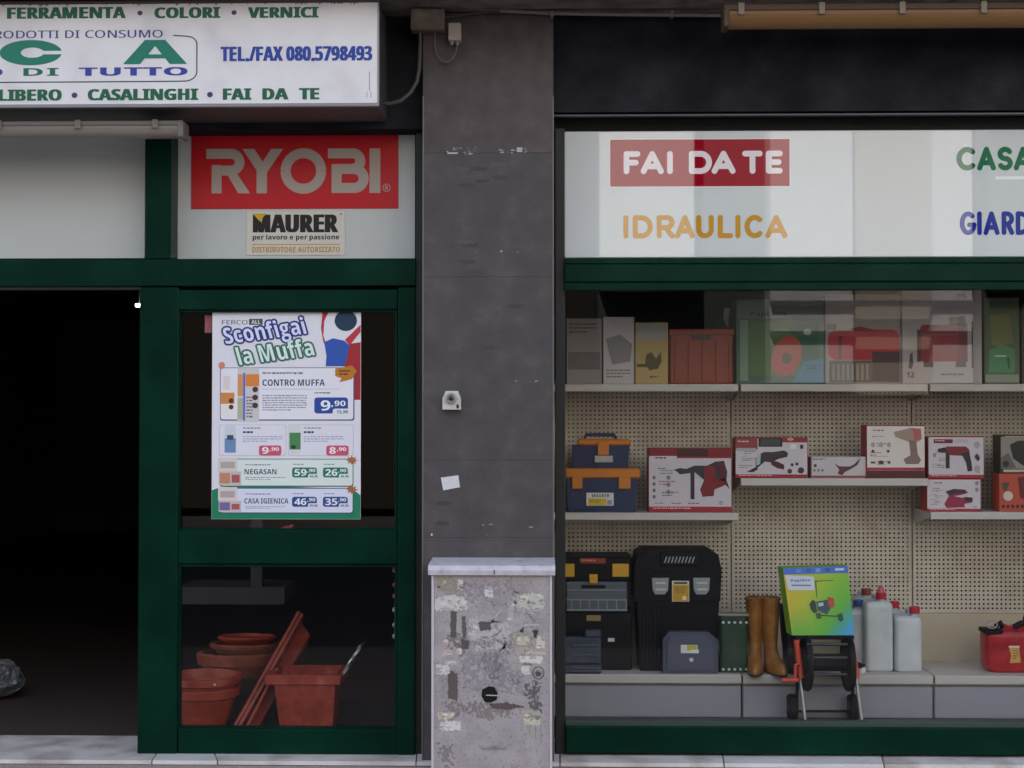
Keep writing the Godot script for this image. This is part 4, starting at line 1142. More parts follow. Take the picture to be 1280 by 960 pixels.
func build_upper_goods():
	var y = shelf.top
	var z = ZU - 0.04
	var q = carton("grey_carton", "plain grey carton at the pillar end of the top shelf", 708, 398, 752, y, z, 0.2, mat("grey_carton", "8d8884", 0.6))
	var k: Ink = q[1]
	k.rect(710, 440, 750, 462, "6d6663", 1); k.lines(712, 404, 748, 420, 3, "5d5855", 1, 21); ink_obj("print", k, q[0])
	q = carton("white_carton", "white carton with grey print between grey and yellow cartons on the top shelf", 754, 396, 793, y, z, 0.2, white_card())
	k = q[1]
	k.poly([757, 424, 775, 418, 790, 430, 788, 452, 765, 456], "8a8688", 1); k.lines(758, 462, 788, 474, 3, "77706f", 1, 22); ink_obj("print", k, q[0])
	q = carton("yellow_carton", "pale yellow carton with a small tool picture on the top shelf", 794, 403, 835, y, z + 0.01, 0.2, mat("pale_yellow_carton", "b39a5c", 0.55))
	k = q[1]
	k.rect(795, 404, 834, 425, "9d9890", 1)
	k.poly([808, 443, 814, 440, 820, 448, 826, 440, 827, 452, 822, 461, 812, 463, 806, 456], "54431f", 2); k.rect(796, 455, 808, 459, "54431f", 2)
	k.lines(812, 470, 830, 475, 1, "6a5428", 2, 23); ink_obj("print", k, q[0])
	# red crate
	var r = R(837, 412, 917, 440, z)
	var t = thing("red_crate", "dull red plastic crate with grip hole on the top shelf", "crate", Vector3((r.x + r.y) / 2, y, z - 0.12))
	var m = MB.new()
	m.cbox(Vector3(r.x, y + 0.001, z - 0.25), Vector3(r.y, r.w, z), 0.008); obj("body", m, mat("dull_red_plastic", "8f3a28", 0.5), t)
	m = MB.new()
	m.cbox(Vector3(r.x - 0.004, r.w - 0.03, z - 0.253), Vector3(r.y + 0.004, r.w + 0.004, z + 0.006), 0.004); obj("rim", m, mat("dull_red_plastic"), t)
	m = MB.new()
	rbox(m, R(866, 418, 888, 424, z + 0.008), z + 0.006, z + 0.0085, 0.001); obj("grip_hole", m, mat("dark_plastic"), t)
	for i in 5:
		m = MB.new()
		rbox(m, R(843 + i * 17, 428, 846 + i * 17, 477, z), z + 0.0003, z + 0.006, 0.002); obj("rib", m, mat("dull_red_plastic"), t)
	# keys hanging tag
	t = thing("hanging_tag", "small grey tag hanging above the red crate", "tag", P(909, 405, z - 0.02))
	m = MB.new(); m.hexa([P(906, 384, z - 0.05), P(904, 396, z - 0.05), P(909, 410, z - 0.05), P(913, 386, z - 0.05), P(906, 384, z - 0.052), P(904, 396, z - 0.052), P(909, 410, z - 0.052), P(913, 386, z - 0.052)])
	obj("tag", m, mat("grey_tag", "84898a", 0.6), t)
	# green hose reel carton
	q = carton("green_carton", "dark green carton picturing a red hose reel on the top shelf", 920, 374, 1030, y, z + 0.02, 0.26, mat("dark_green_carton", "3d5a4c", 0.5))
	k = q[1]
	k.rect(921, 375, 1029, 398, "5f6a62", 1); k.text("Papillon", 938, 389, 982, 396.5, "1a1d1b", 2)
	k.rect(925, 400, 935, 476, "6f8b72", 1); k.rect(937, 402, 1024, 470, "4c6a3c", 1)
	k.poly([985, 410, 1024, 402, 1024, 452, 1005, 452], "1f5a44", 2)
	k.poly([1005, 452, 1029, 448, 1029, 478, 990, 478], "3d7a94", 3)
	k.ell(983, 445, 18, 26, "b04438", 4, 0.35); k.ell(983, 448, 6, 7, "4a4a26", 5)
	k.ell(1009, 415, 5, 4, "b9beb8", 4); k.lines(1008, 457, 1026, 464, 2, "1d3f50", 5, 24)
	ink_obj("print", k, q[0])
	# red tank carton
	q = carton("compressor_carton", "pale carton picturing a long red air tank on the top shelf", 1031, 368, 1126, y, z, 0.3, mat("shaded_warm_carton", "9f958e", 0.5))  # card colour lowered to put the top shelf shade into it
	k = q[1]
	k.rrect(1035, 412, 1124, 450, 10, "b32434", 1); k.poly([1050, 414, 1075, 408, 1100, 414], "8f1a28", 2); k.rect(1034, 406, 1045, 413, "2c2422", 2)
	k.rect(1048, 420, 1052, 450, "6d1420", 2); k.rect(1036, 451, 1124, 478, "54484a", 2); k.rect(1090, 440, 1124, 476, "4a3038", 3)
	for i in 8: k.rect(1040 + i * 6, 455, 1043 + i * 6, 475, "8a8270", 3)
	ink_obj("print", k, q[0])
	q = carton("compressor_carton", "white carton picturing a boxy red compressor on the top shelf", 1127.5, 363, 1227, y, z + 0.02, 0.3, mat("shaded_white_carton", "aaa29f", 0.55))  # darker copy of the white card, top shelf shade painted in
	k = q[1]
	k.rect(1197, 367, 1208, 372, "7a2030", 1)
	k.rrect(1150, 406, 1209, 452, 5, "8f2030", 1); k.poly([1198, 395, 1206, 395, 1209, 406, 1209, 452, 1197, 452], "6d1422", 2); k.rect(1186, 396, 1205, 407, "6b4a48", 2)
	k.rect(1146, 412, 1151, 452, "4a2a2c", 2); k.rect(1154, 452, 1166, 459, "4b3c3a", 2); k.rect(1194, 452, 1207, 459, "4b3c3a", 2)
	k.rect(1153, 414, 1196, 417, "5d1620", 2); k.poly([1137, 443, 1140, 440, 1141, 455, 1139, 461, 1135, 460], "3a3432", 2); k.rect(1214, 402, 1216, 460, "3f3634", 2)
	k.text("12", 1133, 465, 1142, 472, "3a3432", 2); k.lines(1176, 467, 1222, 472, 1, "5a5050", 2, 25)
	ink_obj("print", k, q[0])
	q = carton("lime_carton", "narrow green carton with a pale foot on the top shelf", 1230, 372, 1274, y, z + 0.01, 0.22, mat("olive_green_carton", "4b5a34", 0.5))
	k = q[1]
	k.poly([1236, 394, 1262, 392, 1266, 430, 1240, 432], "6f7430", 1); k.poly([1236, 438, 1250, 430, 1268, 436, 1268, 466, 1235, 466], "4f8a5a", 2); k.rect(1243, 444, 1257, 446, "b9c8b0", 3)
	k.rect(1231, 468, 1273, 478, "8d9484", 1); k.lines(1238, 377, 1266, 384, 2, "2a3050", 1, 26); k.poly([1258, 448, 1261, 446, 1262, 458, 1260, 462], "24502c", 3)
	ink_obj("print", k, q[0])
	q = carton("brown_carton", "plain brown carton after the narrow green one on the top shelf", 1277, 380, 1350, y, z, 0.25, mat("brown_carton", "5a4a38", 0.8))

func toolbox(label: String, body_r: Array, lid_r: Array, latches: Array, y: float, z: float):
	var r = R(body_r[0], body_r[1], body_r[2], body_r[1] + 12, z)
	var t = thing("toolbox", label, "toolbox", Vector3((r.x + r.y) / 2, y, z - 0.09), "navy toolboxes with orange lids")
	var navy = mat("navy_plastic", "1c2c4e", 0.4)
	var orange = mat("orange_plastic", "c4731f", 0.4)
	var m = MB.new()
	var mid = (r.x + r.y) / 2; var w = (r.y - r.x) / 2
	m.hexa([Vector3(mid - w * 0.95, y + 0.001, z - 0.006), Vector3(mid + w * 0.95, y + 0.001, z - 0.006), Vector3(mid + w, r.w, z), Vector3(mid - w, r.w, z),
		Vector3(mid - w * 0.95, y + 0.001, z - 0.17), Vector3(mid + w * 0.95, y + 0.001, z - 0.17), Vector3(mid + w, r.w, z - 0.18), Vector3(mid - w, r.w, z - 0.18)])
	obj("body", m, navy, t)
	var l = R(lid_r[0], lid_r[1], lid_r[2], lid_r[3], z)
	m = MB.new()
	m.cbox(Vector3(l.x, r.w + 0.0005, z - 0.186), Vector3(l.y, l.w, z + 0.006), 0.008); obj("lid", m, orange, t)
	m = MB.new()
	m.tube([Vector3(mid - w * 0.55, l.w - 0.002, z - 0.09), Vector3(mid - w * 0.5, l.w + 0.022, z - 0.09), Vector3(mid + w * 0.5, l.w + 0.022, z - 0.09), Vector3(mid + w * 0.55, l.w - 0.002, z - 0.09)], 0.009, 8); obj("handle", m, navy, t)
	for q in latches:
		m = MB.new()
		rbox(m, R(q[0], q[1], q[2], q[3], z), z + 0.0065, z + 0.014, 0.003)
		var la = obj("latch", m, mat(q[4] + "_latch", q[5], 0.4), t)
	return t

func tool_carton(called, label, a, b, d, y, z, depth, red_top: bool, gr := "") -> Array:
	var q = carton(called, label, a, b, d, y, z, depth, red_card(), gr)
	var k: Ink = q[1]
	var h = q[2] - b
	fine_print(k, a, b, d, q[2], int(a))
	k.rect(a + 0.6, b + (h * 0.16 if red_top else 1.0), d - 0.6, q[2] - h * 0.09, "c6bfc2", 0.6)
	return q

# small packaging print: icons, text rows and a barcode along the edges of a carton face
func fine_print(k: Ink, a: float, b: float, d: float, e: float, seed_: int):
	var r = RandomNumberGenerator.new(); r.seed = seed_
	var w = d - a; var h = e - b
	for i in 3:
		var x = a + w * r.randf_range(0.04, 0.2); var y = b + h * (0.34 + 0.17 * i)
		k.lines(x, y, x + w * r.randf_range(0.14, 0.22), y + h * 0.09, 2, ["8a8084", "9c6a6e", "75706f"][i], 1.2, seed_ + i)
	k.lines(a + w * 0.05, e - h * 0.075, d - w * 0.25, e - h * 0.03, 1, "d8b0b0", 1.0, seed_ + 9)
	var x = d - w * 0.16
	k.rect(x - 0.6, e - h * 0.2, x + 7.4, e - h * 0.1, "dedad8", 1.2)
	while x < d - w * 0.16 + 7:
		k.rect(x, e - h * 0.19, x + r.randf_range(0.3, 0.7), e - h * 0.11, "2b2829", 1.6)
		x += r.randf_range(0.9, 1.5)

func build_middle_goods():
	var z = ZU - 0.03
	# toolboxes
	var t = toolbox("larger navy toolbox with orange lid and two latches under the smaller one", [708, 598, 797], [706, 585.5, 800, 598], [[715, 596, 728, 611, "orange", "c4731f"], [773, 596, 788, 611, "orange", "c4731f"]], shelf.L, z)
	var k = ink_on(708, 598, 797, 641, z + 0.001)
	k.rect(733, 616, 767, 632, "d3d1cb", 1); k.rect(735, 623, 758, 631.5, "c9ae2c", 2); k.text("MAURER", 740, 617.5, 762, 621.5, "25262c", 2); k.rect(759, 625, 765, 631, "8f9296", 2); k.lines(737, 625, 752, 630, 2, "7a6414", 3, 31)
	ink_obj("label", k, t)
	var ly = R(706, 585.5, 800, 598, z).w
	toolbox("smaller navy toolbox with orange lid and grey clasp standing on the larger one", [715, 557, 787], [722, 549, 788, 557.5], [[747, 552, 761, 569, "orange", "c4731f"], [743, 569.5, 766, 578, "grey", "a8a69c"]], ly + 0.0008, z - 0.02)
	# rotary hammer
	var q = tool_carton("hammer_carton", "large red and white carton picturing a rotary hammer beside the toolboxes", 810.5, 560, 914.5, shelf.L, z, 0.14, true)
	k = q[1]
	k.rect(811, 560.5, 914, 571, "7d1520", 0.8); k.rect(846, 561, 885, 571, "3d1014", 1); k.rect(811.5, 570, 846, 577, "c8c2c4", 1); k.lines(819, 571.5, 843, 575.5, 1, "7a1822", 2, 50)
	k.poly([843, 587, 850, 585, 858, 586, 868, 582, 884, 582, 894, 577, 905, 576, 909, 590, 908, 600, 912, 612, 907, 606, 903, 606, 893, 612, 892, 620, 878, 621, 875, 612, 880, 600, 868, 590, 858, 592, 850, 593], "33282c", 3)
	k.poly([880, 584, 893, 582, 896, 600, 906, 598, 907, 606, 893, 612, 891, 620, 878, 620, 876, 612, 881, 600], "7a1420", 4)
	k.poly([895, 577, 904, 576, 908, 590, 906, 601, 900, 601, 902, 590], "5c141c", 4); k.rect(863, 584, 868, 624, "2a2628", 4)
	k.lines(822, 585, 838, 587.5, 1, "4a4446", 2, 50)
	for i in 4: k.ell(817.5, 597 + i * 8, 2, 2.4, "6d6468", 2)
	for i in 3: k.ell(835.5, 597 + i * 9, 2.6, 2.8, "7d767a", 2)
	for i in 3: k.lines(818 + i * 21, 628.5, 834 + i * 21, 631.5, 1, "a04a54", 2, 32 + i)
	ink_obj("print", k, q[0])
	# grinder kit
	q = tool_carton("grinder_carton", "red and white carton picturing an angle grinder at one end of its shelf", 919, 547, 1009.5, shelf.M, z, 0.13, false)
	k = q[1]
	k.rect(919.5, 547.5, 947, 562, "8f3a3c", 1); k.rect(948, 547.5, 978, 558.5, "2a2022", 1.4); k.rect(951, 549, 975, 557, "3c463c", 2); k.rect(978, 547.5, 1009, 553, "8f2a2e", 1)
	k.ell(988, 549, 4, 2, "c89a78", 2); k.rect(920.5, 560, 945, 564, "a9a4a6", 2); k.lines(922, 551, 944, 554.5, 1, "d8b8b4", 2, 50)
	k.poly([946, 569, 955, 565, 966, 565, 980, 563, 985, 566, 984, 571, 972, 574, 965, 578, 956, 577, 950, 582, 945, 586, 944, 580], "34282a", 3)
	k.poly([963, 576, 972, 577, 980, 581, 980, 587, 971, 585, 964, 581], "4a1a20", 4); k.poly([933, 590, 944, 584, 948, 586, 942, 590], "2c2628", 4); k.poly([946, 568, 951, 567, 950, 580, 945, 582], "a5b4b4", 4)
	k.ell(931, 572, 3, 3, "a9b8bc", 3); k.rect(988, 555, 995, 561, "dcd8d6", 2); k.rect(1000, 556, 1004, 561, "3a3436", 2)
	for e in [[987, 589, 3], [1001, 588, 4], [990, 581, 2], [996, 580, 2]]: k.ell(e[0], e[1], e[2], e[2], "3b2a2e", 3)
	ink_obj("print", k, q[0])
	# flat white carton
	q = carton("flat_carton", "low flat white carton picturing a cutting tool between two taller cartons", 1014.5, 571, 1082.5, shelf.M, z, 0.12, white_card())
	k = q[1]
	k.poly([1043, 579, 1049, 583, 1063, 583, 1068, 580, 1076, 572, 1072, 581, 1064, 586, 1056, 590, 1053, 594, 1047, 592, 1049, 587], "5f3034", 2)
	k.lines(1016, 573, 1040, 577, 1, "8f8488", 2, 35); k.ell(1019, 582, 2, 2, "4b4044", 2); for_dots(k, 1018, 588, 3)
	k.rect(1015, 594.5, 1082, 597, "9a3a44", 1)
	ink_obj("print", k, q[0])
	# tilted drill carton, resting on the shelf
	q = tool_carton("drill_carton", "cream and red carton picturing a cordless drill next to the flat carton", 1083, 531.5, 1156, shelf.M, z + 0.01, 0.14, false)
	k = q[1]
	k.rect(1084, 533, 1155.5, 584, "d8cfc6", 1); k.rect(1083.5, 584.5, 1155.6, 588, "a82434", 1.5); k.rect(1083.5, 588.2, 1155.6, 597, "4a1a20", 1.5)
	k.poly([1117, 540, 1130, 537, 1138, 535, 1150, 536, 1152, 549, 1146, 553, 1135, 552, 1119, 546], "a08878", 3); k.poly([1140, 535, 1151, 536, 1152, 549, 1143, 550], "b05a54", 4)
	k.poly([1136, 550, 1145, 551, 1147, 568, 1151, 575, 1148, 580, 1132, 580, 1129, 574, 1138, 569], "7f6a60", 4)
	k.lines(1091, 537, 1112, 541, 1, "8f7468", 2, 50); k.lines(1090, 545, 1112, 548, 1, "a08f88", 2, 36)
	for i in 3: k.ell(1091 + i * 10, 556, 2.6, 3.2, "a89c96", 2)
	for i in 2: k.ell(1091 + i * 19, 564, 2, 2, "54484a", 2)
	k.lines(1088, 570, 1124, 573, 1, "b0a49c", 2, 37); k.ell(1101, 578, 3.5, 2.4, "54302c", 2); k.rect(1088, 577, 1094, 579.4, "4a4040", 2); k.ell(1111, 578, 2, 2, "5f5450", 2)
	ink_obj("print", k, q[0])
	# right bay, stacked
	q = tool_carton("sander_carton", "red and white carton picturing a sander at the bottom of its stack", 1158.5, 598.5, 1226, shelf.Rr, z + 0.01, 0.13, false)
	k = q[1]
	k.poly([1182, 614, 1192, 611, 1205, 612, 1210, 616, 1200, 619, 1192, 620, 1202, 622, 1216, 622, 1215, 628, 1205, 630, 1206, 634, 1183, 635, 1180, 630, 1186, 620], "8f2044", 3)
	k.poly([1182, 615, 1192, 611, 1206, 612, 1210, 616, 1196, 617, 1186, 619], "3a2c34", 4); k.poly([1205, 621, 1216, 622, 1215, 628, 1206, 626], "2e2a30", 4)
	k.lines(1168, 603, 1178, 606, 1, "a02838", 2, 50); k.lines(1166, 610, 1178, 613, 1, "8a8084", 2, 38)
	for i in 3: k.lines(1163, 618 + i * 6, 1172, 620 + i * 6, 1, "857c80", 2, 39 + i)
	for i in 2: k.ell(1221, 604 + i * 8, 2.4, 2.8, "8a8488", 2)
	ink_obj("print", k, q[0])
	var sy = R(1158.5, 598.5, 1226, 610, z + 0.01).w
	q = tool_carton("impact_drill_carton", "red and white carton picturing a corded drill on top of the sander carton", 1160, 545.5, 1230, sy + 0.0008, z, 0.13, false)
	k = q[1]
	k.rect(1167, 549, 1191, 554, "7a1622", 2); k.lines(1169, 550.4, 1189, 552.6, 1, "d8c8c8", 3, 42); k.rect(1193, 549, 1210, 553.5, "b8b0b2", 2)
	drill_art(k, 1172, 561, 0.98, "7a1c28", "2c2226")
	for i in 3: k.ell(1221, 556 + i * 15, 4, 4.4, "a59ea0", 2)
	k.ell(1168, 569, 2, 3, "8f8a8c", 2); k.poly([1218, 571, 1221, 567, 1225, 573, 1222, 577], "2e2a2c", 3); k.lines(1165, 580, 1176, 586, 2, "a09a9c", 2, 43)
	ink_obj("print", k, q[0])
	q = carton("orange_carton", "orange red carton under the dark carton at the window's far bay", 1249, 592, 1322, shelf.Rr, z, 0.13, mat("orange_red_carton", "b3442e", 0.5))
	k = q[1]
	k.poly([1272, 597, 1283, 595, 1300, 610, 1292, 630, 1275, 622], "5f1c20", 1); k.ell(1260, 620, 6, 6, "c8c0b0", 1); k.poly([1252, 603, 1262, 603, 1258, 614, 1253, 612], "54402c", 2)
	for i in 5: k.rect(1252 + i * 6, 631, 1255.5 + i * 6, 635, "3a1a18", 2)
	ink_obj("print", k, q[0])
	sy = R(1249, 592, 1322, 600, z).w
	q = carton("black_carton", "dark carton picturing a black tool on top of the orange red carton", 1250, 543.5, 1325, sy + 0.0008, z - 0.005, 0.13, mat("black_carton", "2c2624", 0.5))
	k = q[1]
	k.rect(1251, 546, 1324, 586, "8d8478", 1); k.poly([1262, 556, 1272, 551, 1300, 550, 1305, 575, 1280, 583, 1266, 573], "1f1c1c", 2); k.poly([1251, 572, 1260, 566, 1270, 585, 1251, 586], "5f5a56", 3); k.ell(1257, 580, 4, 4, "262222", 4)
	k.rect(1254, 587, 1300, 590, "b9b0a4", 1); k.rect(1256, 545, 1290, 546, "a89c84", 2)
	ink_obj("print", k, q[0])

func for_dots(k: Ink, x, y, c):
	for i in c: k.ell(x + i * 5.0, y, 1.4, 1.6, "6d6266", 2)

func chunky(m: MB, pts: Array, z0: float, z1: float):   # pixel outline at depth z1, extruded back to z0
	var p = PackedVector2Array()
	for i in range(0, pts.size(), 2):
		var w = P(pts[i], pts[i + 1], z1)
		p.append(Vector2(w.x, w.y))
	m.prism(p, z0, z1)

func floor_to(m_lo: float, y: float) -> float: return y + 0.0005

func build_base_goods():
	var y = shelf.base
	var black = mat("black_plastic", "111112", 0.5, {"metallic_specular": 0.3})
	var soft_black = mat("matt_black_plastic", "151618", 0.6, {"metallic_specular": 0.3})
	var yellow = mat("yellow_plastic", "c9971c", 0.45)
	var clear_grey = mat("smoky_clear_plastic", "5d6468", 0.2)
	# black organiser tower by the stile
	var z = ZS - 0.12
	var lo = R(703, 765, 790, 800, z)
	var t = thing("tool_tower", "black tool tower with yellow latches and a clear parts tray", "toolbox", Vector3((lo.x + lo.y) / 2, y, z - 0.15))
	var m = MB.new(); m.cbox(Vector3(lo.x, y + 0.001, z - 0.3), Vector3(lo.y, lo.w, z), 0.008); obj("bottom_case", m, black, t)
	m = MB.new(); rbox(m, R(708, 727, 784, 764.5, z - 0.004), z - 0.28, z - 0.004, 0.005); var tray = obj("parts_tray", m, clear_grey, t)
	base_of[tray] = Vector3.ZERO
	var rim = mat("tray_rib_plastic", "868c8e", 0.3)
	m = MB.new()
	for q in [[708, 749, 784, 750.6], [708, 761.5, 784, 763.5], [708, 737, 784, 738.2]]: rbox(m, R(q[0], q[1], q[2], q[3], z), z - 0.0038, z + 0.0015)
	obj("tray_rib", m, rim, tray)
	for x in [714, 725, 736, 747, 758, 770, 782]:
		m = MB.new(); rbox(m, R(x, 750.8, x + 1.3, 761.3, z), z - 0.0038, z + 0.001); obj("divider", m, rim, tray)
	m = MB.new(); rbox(m, R(727, 731.5, 757, 735, z), z - 0.0038, z + 0.003, 0.001); obj("tray_grip", m, black, tray)
	m = MB.new(); rbox(m, R(703, 696, 790, 726.6, z), z - 0.3, z, 0.008); obj("top_case", m, black, t)
	for q in [[704, 704.5, 718, 721], [765, 704.5, 786, 721], [736.5, 717.5, 747, 729]]:
		m = MB.new(); rbox(m, R(q[0], q[1], q[2], q[3], z), z + 0.0005, z + 0.012, 0.003); obj("latch", m, yellow, t)
	m = MB.new(); rbox(m, R(725, 697.5, 757, 704.5, z), z + 0.0005, z + 0.004, 0.0015); obj("name_plate", m, mat("red_plate", "8a3220", 0.5), t)
	m = MB.new(); rbox(m, R(733, 769, 751, 776, z), z + 0.0005, z + 0.004, 0.0015); obj("gold_plate", m, mat("gold_plate", "8f7d48", 0.45), t)
	m = MB.new(); rbox(m, R(760, 797.5, 768, 802, z), z + 0.0005, z + 0.002); obj("white_sticker", m, mat("white_plastic"), t)
	var tk = ink_on(725, 697.5, 757, 704.5, z + 0.0042); tk.lines(727, 699.5, 755, 703.5, 1, "d08a5c", 1, 61); ink_obj("plate_print", tk, t)
	# big black rolling box
	z = ZS - 0.1
	lo = R(795, 722, 899, 760, z)
	t = thing("rolling_toolbox", "big black rolling toolbox with two silver latches and yellow label", "toolbox", Vector3((lo.x + lo.y) / 2, y, z - 0.17))
	m = MB.new()
	var bm = (lo.x + lo.y) / 2; var bw = (lo.y - lo.x) / 2; var ty = P(845, 752, z).y
	m.hexa([Vector3(bm - bw * 0.9, y + 0.001, z - 0.012), Vector3(bm + bw * 0.95, y + 0.001, z - 0.012), Vector3(bm + bw, ty, z), Vector3(bm - bw * 0.97, ty, z), Vector3(bm - bw * 0.9, y + 0.001, z - 0.3), Vector3(bm + bw * 0.95, y + 0.001, z - 0.3), Vector3(bm + bw, ty, z - 0.32), Vector3(bm - bw * 0.97, ty, z - 0.32)])
	obj("body", m, black, t)
	m = MB.new()
	chunky(m, [793, 751.6, 900.5, 751.6, 902, 712, 898, 694, 888, 688.5, 806, 688.5, 797, 694, 793, 712], z - 0.325, z + 0.006)
	obj("lid", m, black, t)
	m = MB.new(); rbox(m, R(825, 690, 873, 707, z), z + 0.0065, z + 0.014, 0.004); obj("carry_grip", m, soft_black, t)
	var k = ink_on(825, 690, 873, 707, z + 0.0145)
	for i in 9: k.stroke([831 + i * 4.3, 703, 833.2 + i * 4.3, 696.5], 1.7, "8f9092", 1 + (i % 2) * 0.4)
	ink_obj("raised_marks", k, t)
	for x in [815, 866.5]:
		m = MB.new(); rbox(m, R(x, 715, x + 21, 722, z), z + 0.0065, z + 0.013, 0.002); obj("latch_hinge", m, soft_black, t)
		m = MB.new(); chunky(m, [x, 722.4, x + 21, 722.4, x + 20, 738, x + 16, 743, x + 4, 743, x + 1, 738], z + 0.0065, z + 0.02); var la = obj("latch", m, mat("silver_latch", "a9b0b0", 0.3, {"metallic": 0.7}), t)
		base_of[la] = Vector3.ZERO
		for yy in [727, 735]:
			m = MB.new(); rbox(m, R(x + 4, yy, x + 17, yy + 2.4, z), z + 0.0205, z + 0.026, 0.001); obj("latch_rib", m, mat("bright_latch", "d3d8d6", 0.3, {"metallic": 0.5}), la)
	k = ink_on(840, 726, 861.5, 752, z + 0.0065)
	k.rect(840, 726, 861.5, 752, "cfcdb8", 1); k.rect(841, 731, 861, 751.5, "c09428", 2); k.rect(842.5, 727.5, 859, 730, "33343a", 2); k.lines(844, 734, 858, 744, 4, "6a4e14", 3, 62); k.rect(853, 745, 858, 750, "e0d8b0", 3)
	ink_obj("label", k, t)
	for i in 6:
		m = MB.new(); rbox(m, R(803 + i * 4.6, 758, 805.4 + i * 4.6, 834, z), z - 0.011, z + 0.002, 0.001); obj("moulded_rib", m, soft_black, t)
	for x in [801.0, 896.0]:
		m = MB.new(); m.lathe([[0.0, -0.014], [0.04, -0.014], [0.045, -0.008], [0.045, 0.008], [0.04, 0.014], [0.0, 0.014]], 20, Transform3D(Basis(Vector3(0, 0, 1), -PI / 2), Vector3(P(x, 835, z - 0.2).x, y + 0.047, z - 0.26))); obj("wheel", m, soft_black, t)
	# grey-blue tool cases lying in front of the tower
	z = ZS - 0.04
	var slate = tri_mat("slate_blue_plastic", noise_tex(94, 0.04, [[0.0, "323844"], [0.5, "3b4150"], [1.0, "4f5563"]], 128, 5, 0, 0.0, 0.06), 3.0, 0.5)
	for q in [[704, 832, 752, 850, 0.0, "slate blue tool case lying lowest in front of the tool tower", 0.03], [704, 797, 751, 829, 1.0, "slate blue tool case stacked upright on the lower one by the tool tower", 0.0]]:
		var yb = y if q[4] == 0.0 else R(704, 832, 752, 850, z + 0.03).w + 0.0006
		var r = R(q[0], q[1], q[2], q[3], z + q[6])
		t = thing("tool_case", q[5], "case", Vector3((r.x + r.y) / 2, yb, z - 0.03))
		m = MB.new(); m.cbox(Vector3(r.x, yb + 0.0005, z - 0.07), Vector3(r.y, r.w, z + q[6]), 0.008); obj("shell", m, slate, t)
		for i in 2:
			m = MB.new()
			var yy = lerpf(yb, r.w, 0.35 + 0.35 * i)
			m.cbox(Vector3(r.x + 0.04 + i * 0.01, yy - 0.005, z + q[6] + 0.0003), Vector3(r.y - 0.012, yy + 0.005, z + q[6] + 0.008), 0.002); obj("rib", m, mat("slate_rib", "4c5364", 0.45), t)
		if q[4] == 1.0:
			m = MB.new(); rbox(m, R(731, 788.5, 751, 796.6, z), z - 0.06, z - 0.004, 0.004); obj("handle", m, slate, t)
	# clear-fronted slate case with chamfered shoulders
	z = ZS - 0.03
	lo = R(829, 790, 898, 800, z)
	t = thing("power_tool_case", "slate grey case with cut shoulders and yellow white label before the rolling toolbox", "case", Vector3((lo.x + lo.y) / 2, y, z - 0.03))
	m = MB.new()
	var pb = px_of(Vector3(lo.x, y, z)).y - 0.4
	chunky(m, [828.5, pb, 898, pb, 897, 800, 885, 790, 836, 790, 829, 799], z - 0.06, z); obj("shell", m, mat("slate_grey_plastic", "474c5a", 0.5), t)
	m = MB.new()
	chunky(m, [834, pb - 4, 893, pb - 4, 891, 803, 882, 795, 839, 795, 834.5, 803], z + 0.0002, z + 0.007); obj("front_panel", m, mat("slate_panel", "4f5564", 0.42), t)
	k = ink_on(851, 806, 874, 829, z + 0.0074)
	k.rect(851, 806, 872, 816.5, "d8d8cf", 1); k.rect(859, 806.3, 871, 813, "b8b83a", 2); k.rect(864, 812, 873.5, 816.5, "e2e2dc", 3); k.poly([861, 823, 866, 822, 867, 826, 863, 828], "d0d0c8", 1)
	ink_obj("label", k, t)
	# green net roll with white eyelets
	z = ZS - 0.06
	lo = R(898.5, 771, 936.5, 780, z)
	t = thing("garden_bag", "folded dark green garden bag with white eyelets beside the rubber boots", "bag", Vector3((lo.x + lo.y) / 2, y, z - 0.03))
	var rings = []
	for i in 9:
		var f = i / 8.0
		var row = []
		var yy = lerpf(y + 0.001, lo.w, f)
		for j in 16:
			var a = TAU * j / 16
			var w = (lo.y - lo.x) / 2 * (0.94 + 0.05 * sin(f * 9.0 + j))
			row.append(Vector3((lo.x + lo.y) / 2 + signf(cos(a)) * pow(absf(cos(a)), 0.4) * w, yy, z - 0.035 - signf(sin(a)) * pow(absf(sin(a)), 0.5) * (0.032 + 0.004 * sin(j * 2.1 + f * 7.0))))
		rings.append(row)
	m = MB.new(); m.loft(rings); obj("bag", m, mat("dark_green_plastic", "26402f", 0.35), t)
	m = MB.new(); m.cbox(Vector3(lo.x, lo.w + 0.0005, z - 0.06), Vector3(lo.y, lo.w + 0.014, z - 0.004), 0.004); obj("hem", m, mat("grey_hem", "8a8a80", 0.6), t)
	for yy in [778.0, 836.5]:
		for i in 5:
			m = MB.new()
			m.lathe([[0.005, 0.0], [0.007, 0.003], [0.004, 0.004], [0.0, 0.003]], 10, Transform3D(Basis(Vector3.RIGHT, PI / 2), P(904 + i * 7.2, yy, z + 0.001)))
			obj("eyelet", m, mat("eyelet_white", "c9ccc6", 0.4), t)
	# rubber boots
	boot("tan brown rubber boot standing against the green bag", 944, ZS - 0.11, -0.15, tri_mat("tan_rubber", noise_tex(93, 0.03, [[0.0, "7f4f1d"], [0.5, "9c6628"], [1.0, "b8843f"]], 128, 4, 0, 0.0, 0.05), 3.0, 0.5), 747, "tan rubber boots")
	boot("tan brown rubber boot standing nearer the hose cart", 963, ZS - 0.1, 0.25, mat("tan_rubber"), 747, "tan rubber boots")
	boot("black rubber boot mostly hidden behind the hose cart", 986, ZS - 0.16, 0.1, mat("black_rubber", "161616", 0.4), 757, "black rubber boots")
	hose_cart()
	jerrycan("white plastic jerrycan with blue cap half hidden behind the hose cart", 1062, 762, 1084, ZS - 0.16, "cap_blue", "27508c", 0.6)
